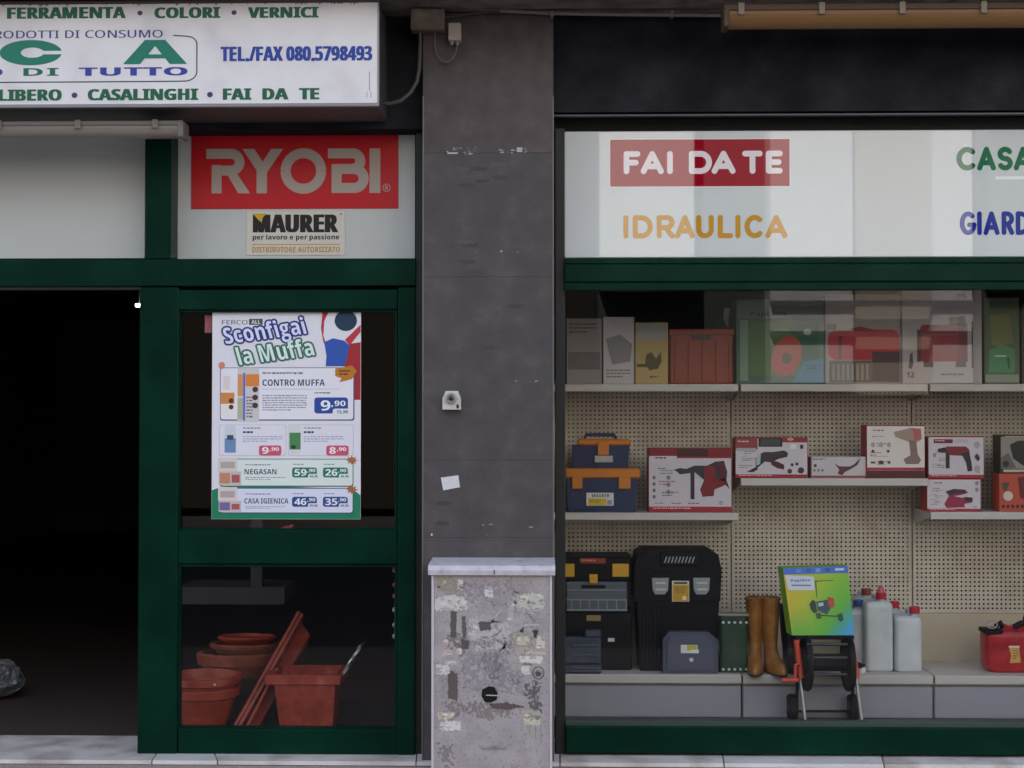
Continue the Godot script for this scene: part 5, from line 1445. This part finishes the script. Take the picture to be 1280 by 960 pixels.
	jerrycan("tall white plastic jerrycan with red cap next to the hose cart", 1081, 753, 1118, ZS - 0.1, "cap_red", "b01e2c", 0.62)
	jerrycan("shorter white plastic jerrycan with red cap beside the tall one", 1119, 771, 1154, ZS - 0.09, "cap_red", "b01e2c", 0.78)
	jerrycan("white plastic jerrycan with a low red cap standing behind the shorter one", 1101, 764, 1133, ZS - 0.25, "cap_red", "b01e2c", 0.6)
	jerrycan("white plastic jerrycan with a small brown cap behind the tall one", 1072, 748, 1099, ZS - 0.26, "cap_brown", "7d3a2c", 0.5)
	# small white dispenser at the cart's foot
	z = ZS - 0.04
	lo = R(1071, 833, 1084, 843, z)
	t = thing("tape_dispenser", "small white roll with a black cutter in front of the jerrycans", "tape", Vector3((lo.x + lo.y) / 2, y, z))
	m = MB.new(); m.lathe([[0.012, 0.0], [0.026, 0.0], [0.026, 0.03], [0.012, 0.03], [0.012, 0.0]], 18, Transform3D(Basis(), Vector3((lo.x + lo.y) / 2, y + 0.001, z - 0.03))); obj("roll", m, mat("white_plastic"), t)
	m = MB.new(); m.hexa([P(1069, 834, z), P(1075, 836, z), P(1083, 831, z), P(1072, 827, z), P(1069, 834, z - 0.02), P(1075, 836, z - 0.02), P(1083, 831, z - 0.02), P(1072, 827, z - 0.02)]); obj("cutter", m, black, t)
	red_can()

func boot(label: String, px: float, z: float, turn: float, material: Material, top: float, group: String):
	var y = shelf.base
	var x = P(px, 800, z).x
	var h = P(px, top, z).y - y
	var t = thing("rubber_boot", label, "boot", Vector3(x, y, z), group)
	t.rotation.y = turn
	base_of.erase(t)
	# [height share, half width, back, front]
	var prof = [[0.03, 0.046, -0.055, 0.185], [0.075, 0.049, -0.058, 0.19], [0.14, 0.046, -0.057, 0.17], [0.19, 0.043, -0.055, 0.125], [0.25, 0.04, -0.05, 0.075], [0.34, 0.039, -0.05, 0.05], [0.5, 0.045, -0.058, 0.052], [0.7, 0.052, -0.064, 0.06], [0.9, 0.056, -0.068, 0.066], [1.0, 0.058, -0.07, 0.068]]
	var rings = []
	for q in prof:
		var row = []
		for j in 20:
			var a = TAU * j / 20
			var c = (q[2] + q[3]) / 2; var hz = (q[3] - q[2]) / 2
			var taper = 1.0 - 0.12 * clampf(sin(a) * -1.0, 0, 1)
			row.append(Vector3(cos(a) * q[1] * 0.86 * taper, q[0] * h, c - sin(a) * hz))
		rings.append(row)
	var m = MB.new(); m.loft(rings, true, false); obj("shaft", m, material, t)
	rings = []
	for q in [[0.0005, 0.97], [0.03, 1.05]]:
		var row = []
		for j in 20:
			var a = TAU * j / 20
			row.append(Vector3(cos(a) * 0.04 * q[1], q[0] * h if q[0] > 0.01 else 0.0008, 0.065 - sin(a) * 0.122 * q[1]))
		rings.append(row)
	m = MB.new(); m.loft(rings, false, true); obj("sole", m, mat("dark_sole", "2b1c10", 0.6), t)
	m = MB.new()
	var rim = []
	for j in 21:
		var a = TAU * j / 20
		rim.append(Vector3(cos(a) * 0.05, h, -0.001 - sin(a) * 0.069))
	m.tube(rim, 0.004, 6); obj("top_rim", m, material, t)

func jerrycan(label: String, a: float, top: float, d: float, z: float, cap: String, hex: String, at: float):
	var y = shelf.base
	var r = R(a, top, d, top + 40, z)
	var w = r.y - r.x; var h = r.w - y; var dep = 0.17
	var t = thing("jerrycan", label, "jerrycan", Vector3((r.x + r.y) / 2, y, z - dep / 2), "white jerrycans")
	var plastic = tri_mat("milky_plastic", noise_tex(96, 0.015, [[0.0, "b3b8b8"], [0.5, "c6cac9"], [1.0, "d0d3d1"]], 128, 4), 2.0, 0.4)
	var rings = []
	for q in [[0.0, 0.9], [0.02, 0.98], [0.05, 1.0], [0.45, 1.0], [0.47, 0.985], [0.49, 1.0], [0.9, 1.0], [0.955, 0.97], [0.985, 0.86], [1.0, 0.7]]:
		var row = []
		for j in 24:
			var an = TAU * j / 24
			var cx = signf(cos(an)) * pow(absf(cos(an)), 0.35); var cz = signf(sin(an)) * pow(absf(sin(an)), 0.35)
			row.append(Vector3((r.x + r.y) / 2 + cx * w / 2 * q[1], y + 0.0008 + h * q[0], z - dep / 2 - cz * dep / 2 * q[1]))
		rings.append(row)
	var m = MB.new(); m.loft(rings); obj("body", m, plastic, t)
	var cx = lerpf(r.x, r.y, at)
	var cz = z - 0.05
	m = MB.new(); m.lathe([[0.02, 0.0], [0.02, 0.016], [0.0, 0.016]], 14, Transform3D(Basis(), Vector3(cx, r.w - 0.004, cz))); obj("neck", m, plastic, t)
	var prof = [[0.027, 0.0], [0.027, 0.03], [0.025, 0.034], [0.0, 0.034]]
	m = MB.new(); m.lathe(prof, 16, Transform3D(Basis(), Vector3(cx, r.w + 0.0125, cz)))
	var c = obj("cap", m, mat(cap, hex, 0.4), t)
	if at > 0.6 and at < 0.7:
		m = MB.new(); m.lathe([[0.02, 0.0], [0.014, 0.025], [0.01, 0.03], [0.01, 0.036], [0.0, 0.036]], 12, Transform3D(Basis(), Vector3(cx, r.w + 0.047, cz))); obj("spout", m, mat("clear_red", "c4555c", 0.3), t)
	m = MB.new()
	m.tube([Vector3(cx - 0.02, r.w - 0.004, z - 0.08), Vector3(cx - 0.018, r.w + 0.022, z - 0.095), Vector3(cx - 0.018, r.w + 0.022, z - 0.14), Vector3(cx - 0.02, r.w - 0.004, z - 0.155)], 0.009, 8); obj("handle", m, plastic, t)

func red_can():
	var y = shelf.base
	var z = ZS - 0.08
	var r = R(1234, 790, 1312, 800, z)
	var t = thing("fuel_can", "red plastic fuel can with black spout and yellow label near the window's far bay", "fuel can", Vector3((r.x + r.y) / 2, y, z - 0.08))
	var red = tri_mat("red_can_plastic", noise_tex(95, 0.03, [[0.0, "8a1018"], [0.5, "a3141c"], [1.0, "b52a2c"]], 128, 4), 3.0, 0.35)
	var black = mat("black_plastic")
	var m = MB.new()
	var mid = (r.x + r.y) / 2; var w = (r.y - r.x) / 2
	var rings = []
	for q in [[0.0, 0.82], [0.03, 0.92], [0.12, 0.99], [0.6, 1.0], [0.86, 1.0], [0.93, 0.95], [1.0, 0.8]]:
		var row = []
		for j in 24:
			var an = TAU * j / 24
			row.append(Vector3(mid + signf(cos(an)) * pow(absf(cos(an)), 0.4) * w * q[1], y + 0.0008 + (r.w - y) * q[0], z - 0.085 - signf(sin(an)) * pow(absf(sin(an)), 0.4) * 0.085 * q[1]))
		rings.append(row)
	m.loft(rings); obj("body", m, red, t)
	m = MB.new(); chunky(m, [1248, 792, 1258, 781, 1266, 784, 1280, 780, 1300, 782, 1300, 792], z - 0.12, z - 0.05); obj("carrying_handle", m, red, t)
	m = MB.new(); rbox(m, R(1230, 786.5, 1254, 792, z), z - 0.1, z + 0.002, 0.004); obj("spout_clip", m, black, t)
	m = MB.new()
	var ring = []
	for i in 17: ring.append(P(1240 + cos(TAU * i / 16) * 6.5, 780.5 + sin(TAU * i / 16) * 5, z - 0.02))
	m.tube(ring, 0.0035, 6); obj("spout_ring", m, mat("grey_plastic"), t)
	m = MB.new(); m.tube([P(1244, 783, z - 0.03), P(1251, 778, z - 0.03), P(1253, 785, z - 0.03)], 0.013, 8); obj("cap", m, black, t)
	m = MB.new(); m.tube([P(1268, 784, z - 0.04), P(1276, 779, z - 0.04), P(1292, 778, z - 0.04)], 0.016, 8); obj("spout", m, black, t)
	m = MB.new(); m.tube([P(1281, 776, z - 0.04), P(1284, 764, z - 0.04)], 0.013, 8); obj("spout_tip", m, black, t)
	var k = ink_on(1261, 807, 1277, 830, z + 0.002)
	k.poly([1261, 808, 1275, 807, 1274, 812, 1276, 828, 1262, 829, 1264, 820], "c99a4e", 1); k.rect(1261, 807.3, 1274, 809.5, "d8d0c0", 2); k.lines(1266, 813, 1273, 826, 4, "7a5a28", 2, 71)
	ink_obj("label", k, t)

func hose_cart():
	var z = -0.5
	var gy = platform_y
	var t = thing("hose_cart", "black and orange garden hose reel cart standing on the window floor", "hose cart", Vector3(P(1035, 905, z).x, gy, z))
	var black = mat("matt_black_plastic")
	var orange = mat("coral_orange_plastic", "c8452e", 0.4)
	var steel = mat("steel_tube", "8c8c8e", 0.3, {"metallic": 0.8})
	var m
	for s in [[[1000, 846], [1007, 905], 0], [[1070, 846], [1078, 906], 1]]:
		m = MB.new(); var b = P(s[1][0], s[1][1], z + 0.06); b.y = gy + 0.011
		m.tube([P(s[0][0], s[0][1], z - 0.005), b], 0.0095, 10); obj("leg_tube", m, steel, t)
	for s in [[[995.5, 800], [1001.5, 848]], [[1064.5, 804], [1071, 848]]]:
		m = MB.new(); m.tube([P(s[0][0], s[0][1], z - 0.03), P(s[1][0], s[1][1], z)], 0.0155, 10); obj("upright", m, orange, t)
	# rear tubes up to the handle
	for s in [[997, 797, 996, 893], [1063, 797, 1067, 893]]:
		m = MB.new(); m.tube([P(s[0], s[1], z - 0.07), P(s[2], s[3], z - 0.14)], 0.009, 8); obj("frame_tube", m, black, t)
	# reel: two flanges and a drum on a cross axle
	var ax0 = P(1008, 828, z - 0.06); var ax1 = P(1060, 828, z - 0.06)
	var T0 = Transform3D(Basis(Vector3(0, 0, 1), -PI / 2), Vector3(ax0.x, ax0.y, ax0.z))
	for q in [[ax0.x, 1.0], [ax1.x, -1.0]]:
		m = MB.new()
		m.lathe([[0.0, -0.012], [0.05, -0.012], [0.125, -0.026 * q[1] * 0.0 - 0.008], [0.14, -0.014], [0.146, 0.0], [0.14, 0.014], [0.125, 0.008], [0.05, 0.012], [0.0, 0.012]], 30, Transform3D(Basis(Vector3(0, 0, 1), -PI / 2), Vector3(q[0], ax0.y, ax0.z)))
		obj("reel_flange", m, black, t)
	m = MB.new(); m.tube([ax0, ax1], 0.045, 18); obj("drum", m, black, t)
	for yy in [805.5, 822, 843]:
		m = MB.new(); m.tube([P(1009, yy, z + 0.03), P(1059, yy, z + 0.03)], 0.008, 8); obj("drum_bar", m, mat("dark_grey_plastic", "34343a", 0.4), t)
	m = MB.new(); m.tube([P(998, 889, z - 0.14), P(1072, 889, z - 0.14)], 0.007, 8); obj("axle", m, black, t)
	for x in [990.5, 1066]:
		var w = P(x, 885, z - 0.14)
		var rr = 0.066
		var hub = Vector3(w.x, gy + rr + 0.001, z - 0.14)
		m = MB.new(); m.lathe([[0.03, -0.02], [0.06, -0.022], [rr, -0.012], [rr, 0.012], [0.06, 0.022], [0.03, 0.02]], 24, Transform3D(Basis(Vector3(0, 0, 1), -PI / 2), hub))
		var wh = obj("wheel", m, black, t)
		base_of[wh] = Vector3.ZERO
		m = MB.new(); m.lathe([[0.0, -0.016], [0.031, -0.016], [0.031, 0.016], [0.0, 0.016]], 16, Transform3D(Basis(Vector3(0, 0, 1), -PI / 2), hub)); obj("hub", m, mat("dark_grey_plastic"), wh)
	# crank
	m = MB.new(); m.tube([P(1000, 830, z + 0.01), P(994.5, 831, z + 0.012), P(994, 849, z + 0.014)], 0.010, 8); obj("crank_arm", m, orange, t)
	m = MB.new(); m.tube([P(998, 850, z + 0.014), P(977.5, 850.5, z + 0.014)], 0.0115, 10); obj("crank_handle", m, orange, t)
	m = MB.new(); rbox(m, R(994, 794.5, 1068, 799.5, z - 0.02), z - 0.1, z - 0.02, 0.004); obj("top_plate", m, black, t)
	# carton leaning on top of the cart
	var zb = z - 0.02; var zt = z - 0.07
	var c = [P(990, 794.2, zb), P(1068, 794, zb), P(1059.5, 707.5, zt), P(978.5, 710, zt)]
	var bk = Vector3(-0.012, 0.0, -0.10)
	var b = thing("hose_cart_carton", "bright lime green and blue carton leaning on top of the hose cart", "carton", (c[0] + c[1]) / 2)
	m = MB.new()
	m.hexa([c[0], c[1], c[2], c[3], c[0] + bk, c[1] + bk, c[2] + bk, c[3] + bk])
	obj("carton", m, mat("lime_carton", "7fae2c", 0.45), b)
	# print in the carton's own plane, with blended inks over a grid of cells
	var k = Ink.new(self, [979, 709, 1061, 795], c[3], c[2], c[0])
	var skew = (c[1] - c[0]) - (c[2] - c[3])
	var g = MB.new()
	var nn = (c[1] - c[0]).cross(c[3] - c[0]).normalized()
	var f = func(u, v, lv): return c[3].lerp(c[2], u).lerp(c[0].lerp(c[1], u), v) + nn * (0.0004 * lv)
	var ramp = func(u, v):
		var q = Color.html("c8b432").lerp(Color.html("9cc02c"), clampf(u * 1.5, 0, 1))
		q = q.lerp(Color.html("4fae3c"), clampf((u + v - 0.75) * 1.2, 0, 1) if u > 0.3 else clampf((v - 0.55) * 1.8, 0, 1))
		q = q.lerp(Color.html("3d9fd0"), clampf((u + v - 1.45) * 2.6, 0, 1))
		if v < 0.1: q = Color.html("3f6cc0")
		return q.srgb_to_linear()
	var N = 20
	for i in N:
		for j in N:
			var u0 = i / float(N); var u1 = (i + 1) / float(N); var v0 = j / float(N); var v1 = (j + 1) / float(N)
			g.cc = ramp.call((u0 + u1) / 2, (v0 + v1) / 2)
			g.quad(f.call(u0, v1, 1), f.call(u1, v1, 1), f.call(u1, v0, 1), f.call(u0, v0, 1))
	obj("printed_colours", g, mat("glossy_carton_ink", "ffffff", 0.35, {"vertex_color_use_as_albedo": true}), b, true)
	var art = MB.new()
	var patch = func(pts, hex, lv):
		art.cc = Color.html(hex).srgb_to_linear()
		var p2 = PackedVector2Array()
		for i in range(0, pts.size(), 2): p2.append(Vector2(pts[i], pts[i + 1]))
		var ix = Geometry2D.triangulate_polygon(p2)
		for i in range(0, ix.size(), 3):
			var a = p2[ix[i]]; var bb = p2[ix[i + 1]]; var d = p2[ix[i + 2]]
			art.tri(f.call(a.x, a.y, lv), f.call(bb.x, bb.y, lv), f.call(d.x, d.y, lv))
	patch.call([0.02, 0.11, 0.46, 0.14, 0.45, 0.34, 0.04, 0.33], "c9d0dc", 2)
	for q in text_groups("Papillon"): patch.call([0.1 + q[0].x * 0.3, 0.22 - q[0].y * 0.05, 0.1 + q[1].x * 0.3, 0.22 - q[1].y * 0.05, 0.1 + q[2].x * 0.3, 0.22 - q[2].y * 0.05], "26406a", 3)
	patch.call([0.1, 0.25, 0.4, 0.26, 0.4, 0.28, 0.1, 0.27], "6a7a94", 3)
	patch.call([0.47, 0.2, 0.76, 0.2, 0.76, 0.21, 0.49, 0.215, 0.475, 0.46, 0.465, 0.46], "2f4a30", 3)
	patch.call([0.34, 0.54, 0.4, 0.48, 0.44, 0.5, 0.45, 0.66, 0.4, 0.68, 0.35, 0.62], "1d3a34", 4)
	patch.call([0.45, 0.51, 0.64, 0.48, 0.66, 0.62, 0.6, 0.7, 0.46, 0.64], "2a4a5a", 3)
	patch.call([0.48, 0.53, 0.56, 0.52, 0.56, 0.57, 0.48, 0.58], "b8c8c0", 4)
	patch.call([0.63, 0.44, 0.73, 0.46, 0.74, 0.56, 0.68, 0.62, 0.64, 0.56], "b04a30", 4)
	patch.call([0.42, 0.68, 0.5, 0.67, 0.5, 0.76, 0.43, 0.76], "27522c", 4)
	patch.call([0.5, 0.7, 0.84, 0.72, 0.84, 0.74, 0.5, 0.72], "234a34", 4)
	patch.call([0.76, 0.7, 0.84, 0.68, 0.85, 0.78, 0.8, 0.81, 0.77, 0.77], "1f4238", 5)
	patch.call([0.8, 0.03, 0.94, 0.03, 0.94, 0.06, 0.8, 0.06], "c8d4e8", 3)
	for i in 4: patch.call([0.2 + i * 0.15, 0.02, 0.28 + i * 0.15, 0.02, 0.27 + i * 0.15, 0.075, 0.2 + i * 0.15, 0.08], ["5f86cc", "345aa8", "7a9ad4", "2c4f9c"][i], 3)
	obj("printed_picture", art, mat("glossy_carton_ink"), b, true)

func text_groups(s: String) -> Array:
	var t = text_tris(s, true)
	var out = []
	for i in range(0, t.size(), 3): out.append([t[i], t[i + 1], t[i + 2]])
	return out

func build_pots():
	var terra = tri_mat("terracotta_plastic", noise_tex(91, 0.02, [[0.0, "7d2f22"], [0.4, "963827"], [0.65, "a03e2b"], [1.0, "b3614d"]], 256, 5, 0, 0.0, 0.05), 2.0, 0.5)
	var terra2 = tri_mat("brown_terracotta_plastic", noise_tex(92, 0.02, [[0.0, "6f3727"], [0.5, "8a4430"], [1.0, "a3654e"]], 256, 5, 0, 0.0, 0.05), 2.0, 0.55)
	var py = 0.06
	# round pots nested into one another
	var z = -0.55
	var c = P(254, 900, z)
	var rr = P(302, 860, z).x - c.x
	for q in [[843.0, 1.0, "upper round terracotta pot of the nested pair behind the glass", 0.5], [857.0, 0.97, "lower round terracotta pot of the nested pair behind the glass", 0.0]]:
		var top = P(254, q[0], z).y; var h = top - py
		if q[3] > 0: h = 0.2
		var t = thing("round_pot", q[2], "pot", Vector3(c.x, top - h, z))
		var k = rr * q[1]
		var m = MB.new()
		m.lathe([[0.0, 0.001], [k * 0.6, 0.001], [k * 0.84, h - 0.055], [k * 0.92, h - 0.05], [k * 0.97, h - 0.045], [k, h - 0.004], [k * 0.985, h], [k * 0.9, h], [k * 0.86, h - 0.06], [k * 0.66, 0.03], [0.0, 0.03]] if q[3] == 0 else [[k * 0.75, 0.1], [k * 0.84, h - 0.045], [k * 0.93, h - 0.04], [k * 0.98, h - 0.035], [k, h - 0.004], [k * 0.985, h], [k * 0.9, h], [k * 0.84, h - 0.06], [k * 0.7, 0.1]], 36, Transform3D(Basis(), Vector3(c.x, top - h, z)))
		obj("pot", m, terra, t)
		if q[3] > 0:
			var k2 = ink_on(265, 850, 272, 858, z + rr + 0.002)
			k2.rect(267.5, 854.5, 269.5, 857, "d8d0cc", 1); ink_obj("price_dot", k2, t)
	# stack of wide saucers behind, on an upturned crate
	z = -0.85
	var lowest = P(300, 839, z).y
	var st = thing("pot_stand", "dark stand under the stacked saucers behind the glass", "stand", Vector3(P(300, 880, z).x, py, z))
	var m0 = MB.new(); m0.box(Vector3(P(250, 880, z).x, py + 0.001, z - 0.22), Vector3(P(350, 880, z).x, lowest - 0.02, z + 0.1)); obj("crate", m0, mat("dark_stand", "2c2420", 0.8), st)
	var yy = lowest - 0.02
	for q in [[840, 815, 246, 350, "widest brown saucer pot at the bottom of the stack"], [815, 803, 262, 352, "middle brown saucer pot in the stack"], [803, 794.5, 272, 345, "smallest terracotta saucer pot on top of the stack"]]:
		var top = P(300, q[1], z).y
		var a = P(q[2], q[1], z).x; var b = P(q[3], q[1], z).x
		var r2 = (b - a) / 2
		var t = thing("saucer_pot", q[4], "pot", Vector3((a + b) / 2, yy, z))
		var h = top - yy
		var m = MB.new()
		m.lathe([[0.0, 0.0], [r2 * 0.8, 0.0], [r2 * 0.88, h * 0.45], [r2 * 0.97, h * 0.5], [r2, h - 0.008], [r2 * 0.97, h], [r2 * 0.88, h], [r2 * 0.84, h * 0.6], [0.0, h * 0.6]], 32, Transform3D(Basis().scaled(Vector3(1, 1, 0.6)), Vector3((a + b) / 2, yy + 0.0005, z)))
		obj("pot", m, terra2 if q[1] > 800 else terra, t)
		yy = top
	# square planter
	z = -0.42
	var t = thing("square_planter", "square terracotta planter with thick rim in front of the dark shop", "planter", Vector3(P(378, 905, z).x, py, z - 0.12))
	var m = MB.new()
	var a = P(331, 850, z); var b = P(426, 850, z)
	var yt = P(378, 857, z).y; var ytop = P(378, 844, z).y
	var bl = P(350, 912, z - 0.02).x; var br = P(415, 912, z - 0.02).x
	m.hexa([Vector3(bl, py + 0.001, z - 0.03), Vector3(br, py + 0.001, z - 0.03), Vector3(b.x - 0.03, yt, z - 0.012), Vector3(a.x + 0.045, yt, z - 0.012), Vector3(bl, py + 0.001, z - 0.27), Vector3(br, py + 0.001, z - 0.27), Vector3(b.x - 0.03, yt, z - 0.29), Vector3(a.x + 0.045, yt, z - 0.29)])
	obj("body", m, terra, t)
	m = MB.new()
	for q in [[a.x, b.x, z - 0.03, z], [a.x, b.x, z - 0.32, z - 0.29]]: m.cbox(Vector3(q[0], yt + 0.0005, q[2]), Vector3(q[1], ytop, q[3]), 0.005)
	for q in [[a.x, a.x + 0.04], [b.x - 0.03, b.x]]: m.box(Vector3(q[0], yt + 0.0008, z - 0.29), Vector3(q[1], ytop - 0.0005, z - 0.03))
	obj("rim", m, terra, t)
	# long planter trough leaning on its end
	t = thing("long_planter", "long terracotta trough leaning on end between the pots", "planter", Vector3(P(300, 910, -0.5).x, py, -0.5))
	var f0 = P(292, 914, -0.42); f0.y = py + 0.004
	var f1 = P(375, 766, -0.72)
	var dir = (f1 - f0).normalized()
	var side = dir.cross(Vector3(0, 0, 1)).normalized()
	var up = side.cross(dir).normalized()
	m = MB.new()
	var T = Transform3D(Basis(side, dir, up), f0)
	var L = (f1 - f0).length()
	m.hexa([T * Vector3(0.0, 0.0, 0.0), T * Vector3(0.02, 0.0, 0.0), T * Vector3(0.02, L, 0.0), T * Vector3(0.0, L, 0.0), T * Vector3(0.01, 0.02, -0.15), T * Vector3(0.03, 0.02, -0.15), T * Vector3(0.03, L - 0.02, -0.15), T * Vector3(0.01, L - 0.02, -0.15)])
	obj("side_panel", m, terra, t)
	m = MB.new()
	m.hexa([T * Vector3(0.021, 0.01, -0.13), T * Vector3(0.09, 0.05, -0.11), T * Vector3(0.09, L - 0.05, -0.11), T * Vector3(0.021, L - 0.01, -0.13), T * Vector3(0.031, 0.01, -0.15), T * Vector3(0.1, 0.05, -0.15), T * Vector3(0.1, L - 0.05, -0.15), T * Vector3(0.031, L - 0.01, -0.15)])
	obj("base_panel", m, terra, t)
	m = MB.new()
	m.tube([T * Vector3(-0.006, 0, 0.004), T * Vector3(-0.006, L, 0.004)], 0.011, 8)
	obj("rim", m, terra, t)
	m = MB.new()
	m.tube([T * Vector3(0.05, -0.0, 0.012), T * Vector3(0.038, L * 0.55, 0.004)], 0.009, 8)
	obj("far_rim", m, terra, t)
	# crumpled foil strip in the planter
	t = thing("foil_strip", "crumpled silver foil strip sticking up out of the square planter", "foil", P(426, 850, -0.5))
	m = MB.new()
	var rn = RandomNumberGenerator.new(); rn.seed = 31
	var prev = null
	for i in 9:
		var fr = i / 8.0
		var p = P(lerpf(422, 453, fr), lerpf(853, 804, fr), -0.5 + rn.randf_range(-0.012, 0.012))
		var w = 0.018 + rn.randf_range(-0.004, 0.004)
		var row = [p + Vector3(-w, -w * 0.6, rn.randf_range(-0.012, 0.012)), p + Vector3(0, 0, 0.015 + rn.randf_range(-0.01, 0.01)), p + Vector3(w, w * 0.6, rn.randf_range(-0.012, 0.012)), p + Vector3(0.002, 0.0, -0.012)]
		if prev != null:
			for j in 4: m.quad(prev[j], prev[(j + 1) % 4], row[(j + 1) % 4], row[j])
		prev = row
	obj("foil", m, mat("silver_foil", "c9c9cc", 0.25, {"metallic": 0.7}), t)
	# low dark board shelf deeper inside
	t = thing("dark_shelf", "dark grey hanging shelf board deep behind the lower pane", "shelf", P(285, 755, -1.5))
	m = MB.new(); rbox(m, R(222, 734, 356, 756, -1.5), -1.9, -1.5, 0.004); obj("board", m, mat("dark_grey_board", "3d3a38", 0.7), t)
	m = MB.new(); rbox(m, R(314, 400, 328, 734, -1.52), -1.6, -1.52); m.box(Vector3(P(314, 500, -1.52).x, P(320, 401, -1.52).y, -1.6), Vector3(P(328, 500, -1.52).x, 3.051, -1.52)); obj("support", m, mat("dark_grey_board"), t)
	# string of little bits hanging at the pane's edge
	t = thing("hanging_string", "string of small grey and red tags hanging at the lower pane's edge", "string", P(489, 800, -0.2))
	m = MB.new(); m.tube([P(494, 700, -0.2), P(493, 800, -0.2)], 0.0015, 6); obj("string", m, mat("grey_cable"), t)
	for q in [[713, "8f8d8a"], [732, "8a2a38"], [746, "7a3436"], [763, "94928e"], [782, "7e7e7a"], [796, "84847f"]]:
		m = MB.new(); m.lathe([[0.0, 0.0], [0.01, 0.004], [0.014, 0.014], [0.009, 0.026], [0.0, 0.028]], 8, Transform3D(Basis(), P(493.5, q[0] + 3, -0.2))); obj("tag", m, mat("tag_" + q[1], q[1], 0.5), t)

func build_doorway():
	# crumpled plastic sack on the shop floor
	var z = -1.5
	var p = P(8, 868, z); 
	var t = thing("plastic_sack", "crumpled grey plastic sack lying on the shop floor in the doorway", "sack", Vector3(p.x, 0.017, z))
	var fn = FastNoiseLite.new(); fn.seed = 14; fn.frequency = 0.55; fn.fractal_octaves = 4; fn.fractal_type = FastNoiseLite.FRACTAL_RIDGED
	var rings = []
	for i in 30:
		var f = i / 29.0
		var row = []
		for j in 48:
			var a = TAU * j / 48
			var e = sin(PI * clampf(f, 0.02, 0.98))
			var d = Vector3(cos(a) * e * 0.2, (1 - cos(PI * f)) * 0.13, -sin(a) * e * 0.16)
			var n = fn.get_noise_3dv(d * 9.0)
			d *= (0.95 + 0.3 * n) * 0.68
			row.append(Vector3(p.x - 0.05, 0.019, z) + Vector3(d.x, maxf(0.0, d.y + f * 0.02), d.z))
		rings.append(row)
	var m = MB.new(); m.loft(rings, false); obj("sack", m, mat("grey_film", "5a5b5f", 0.25), t)
	# tiny lit lamp deep in the shop
	var lp = P(173.5, 381.5, -3.0)
	t = thing("emergency_lamp", "tiny lit white lamp hanging deep inside the dark doorway", "lamp", lp)
	m = MB.new(); m.cbox(lp + Vector3(-0.026, -0.012, -0.03), lp + Vector3(0.026, 0.012, 0.0), 0.004)
	var lm = mat("lit_lamp_face", "ffffff", 0.5)
	lm.emission_enabled = true; lm.emission = Color(1, 1, 0.97); lm.emission_energy_multiplier = 1.0
	obj("lamp_face", m, lm, t)
	m = MB.new(); m.tube([lp + Vector3(0, 0.012, -0.015), Vector3(lp.x, 3.052, lp.z - 0.015)], 0.004, 6); obj("rod", m, mat("dark_plastic"), t)
	var ol = OmniLight3D.new()
	ol.name = "lamp_light"
	ol.light_energy = 0.004; ol.light_size = 0.02; ol.omni_range = 8.0; ol.omni_attenuation = 2.0; ol.shadow_enabled = true
	t.add_child(ol)
	ol.position = Vector3(0, 0, 0.03)
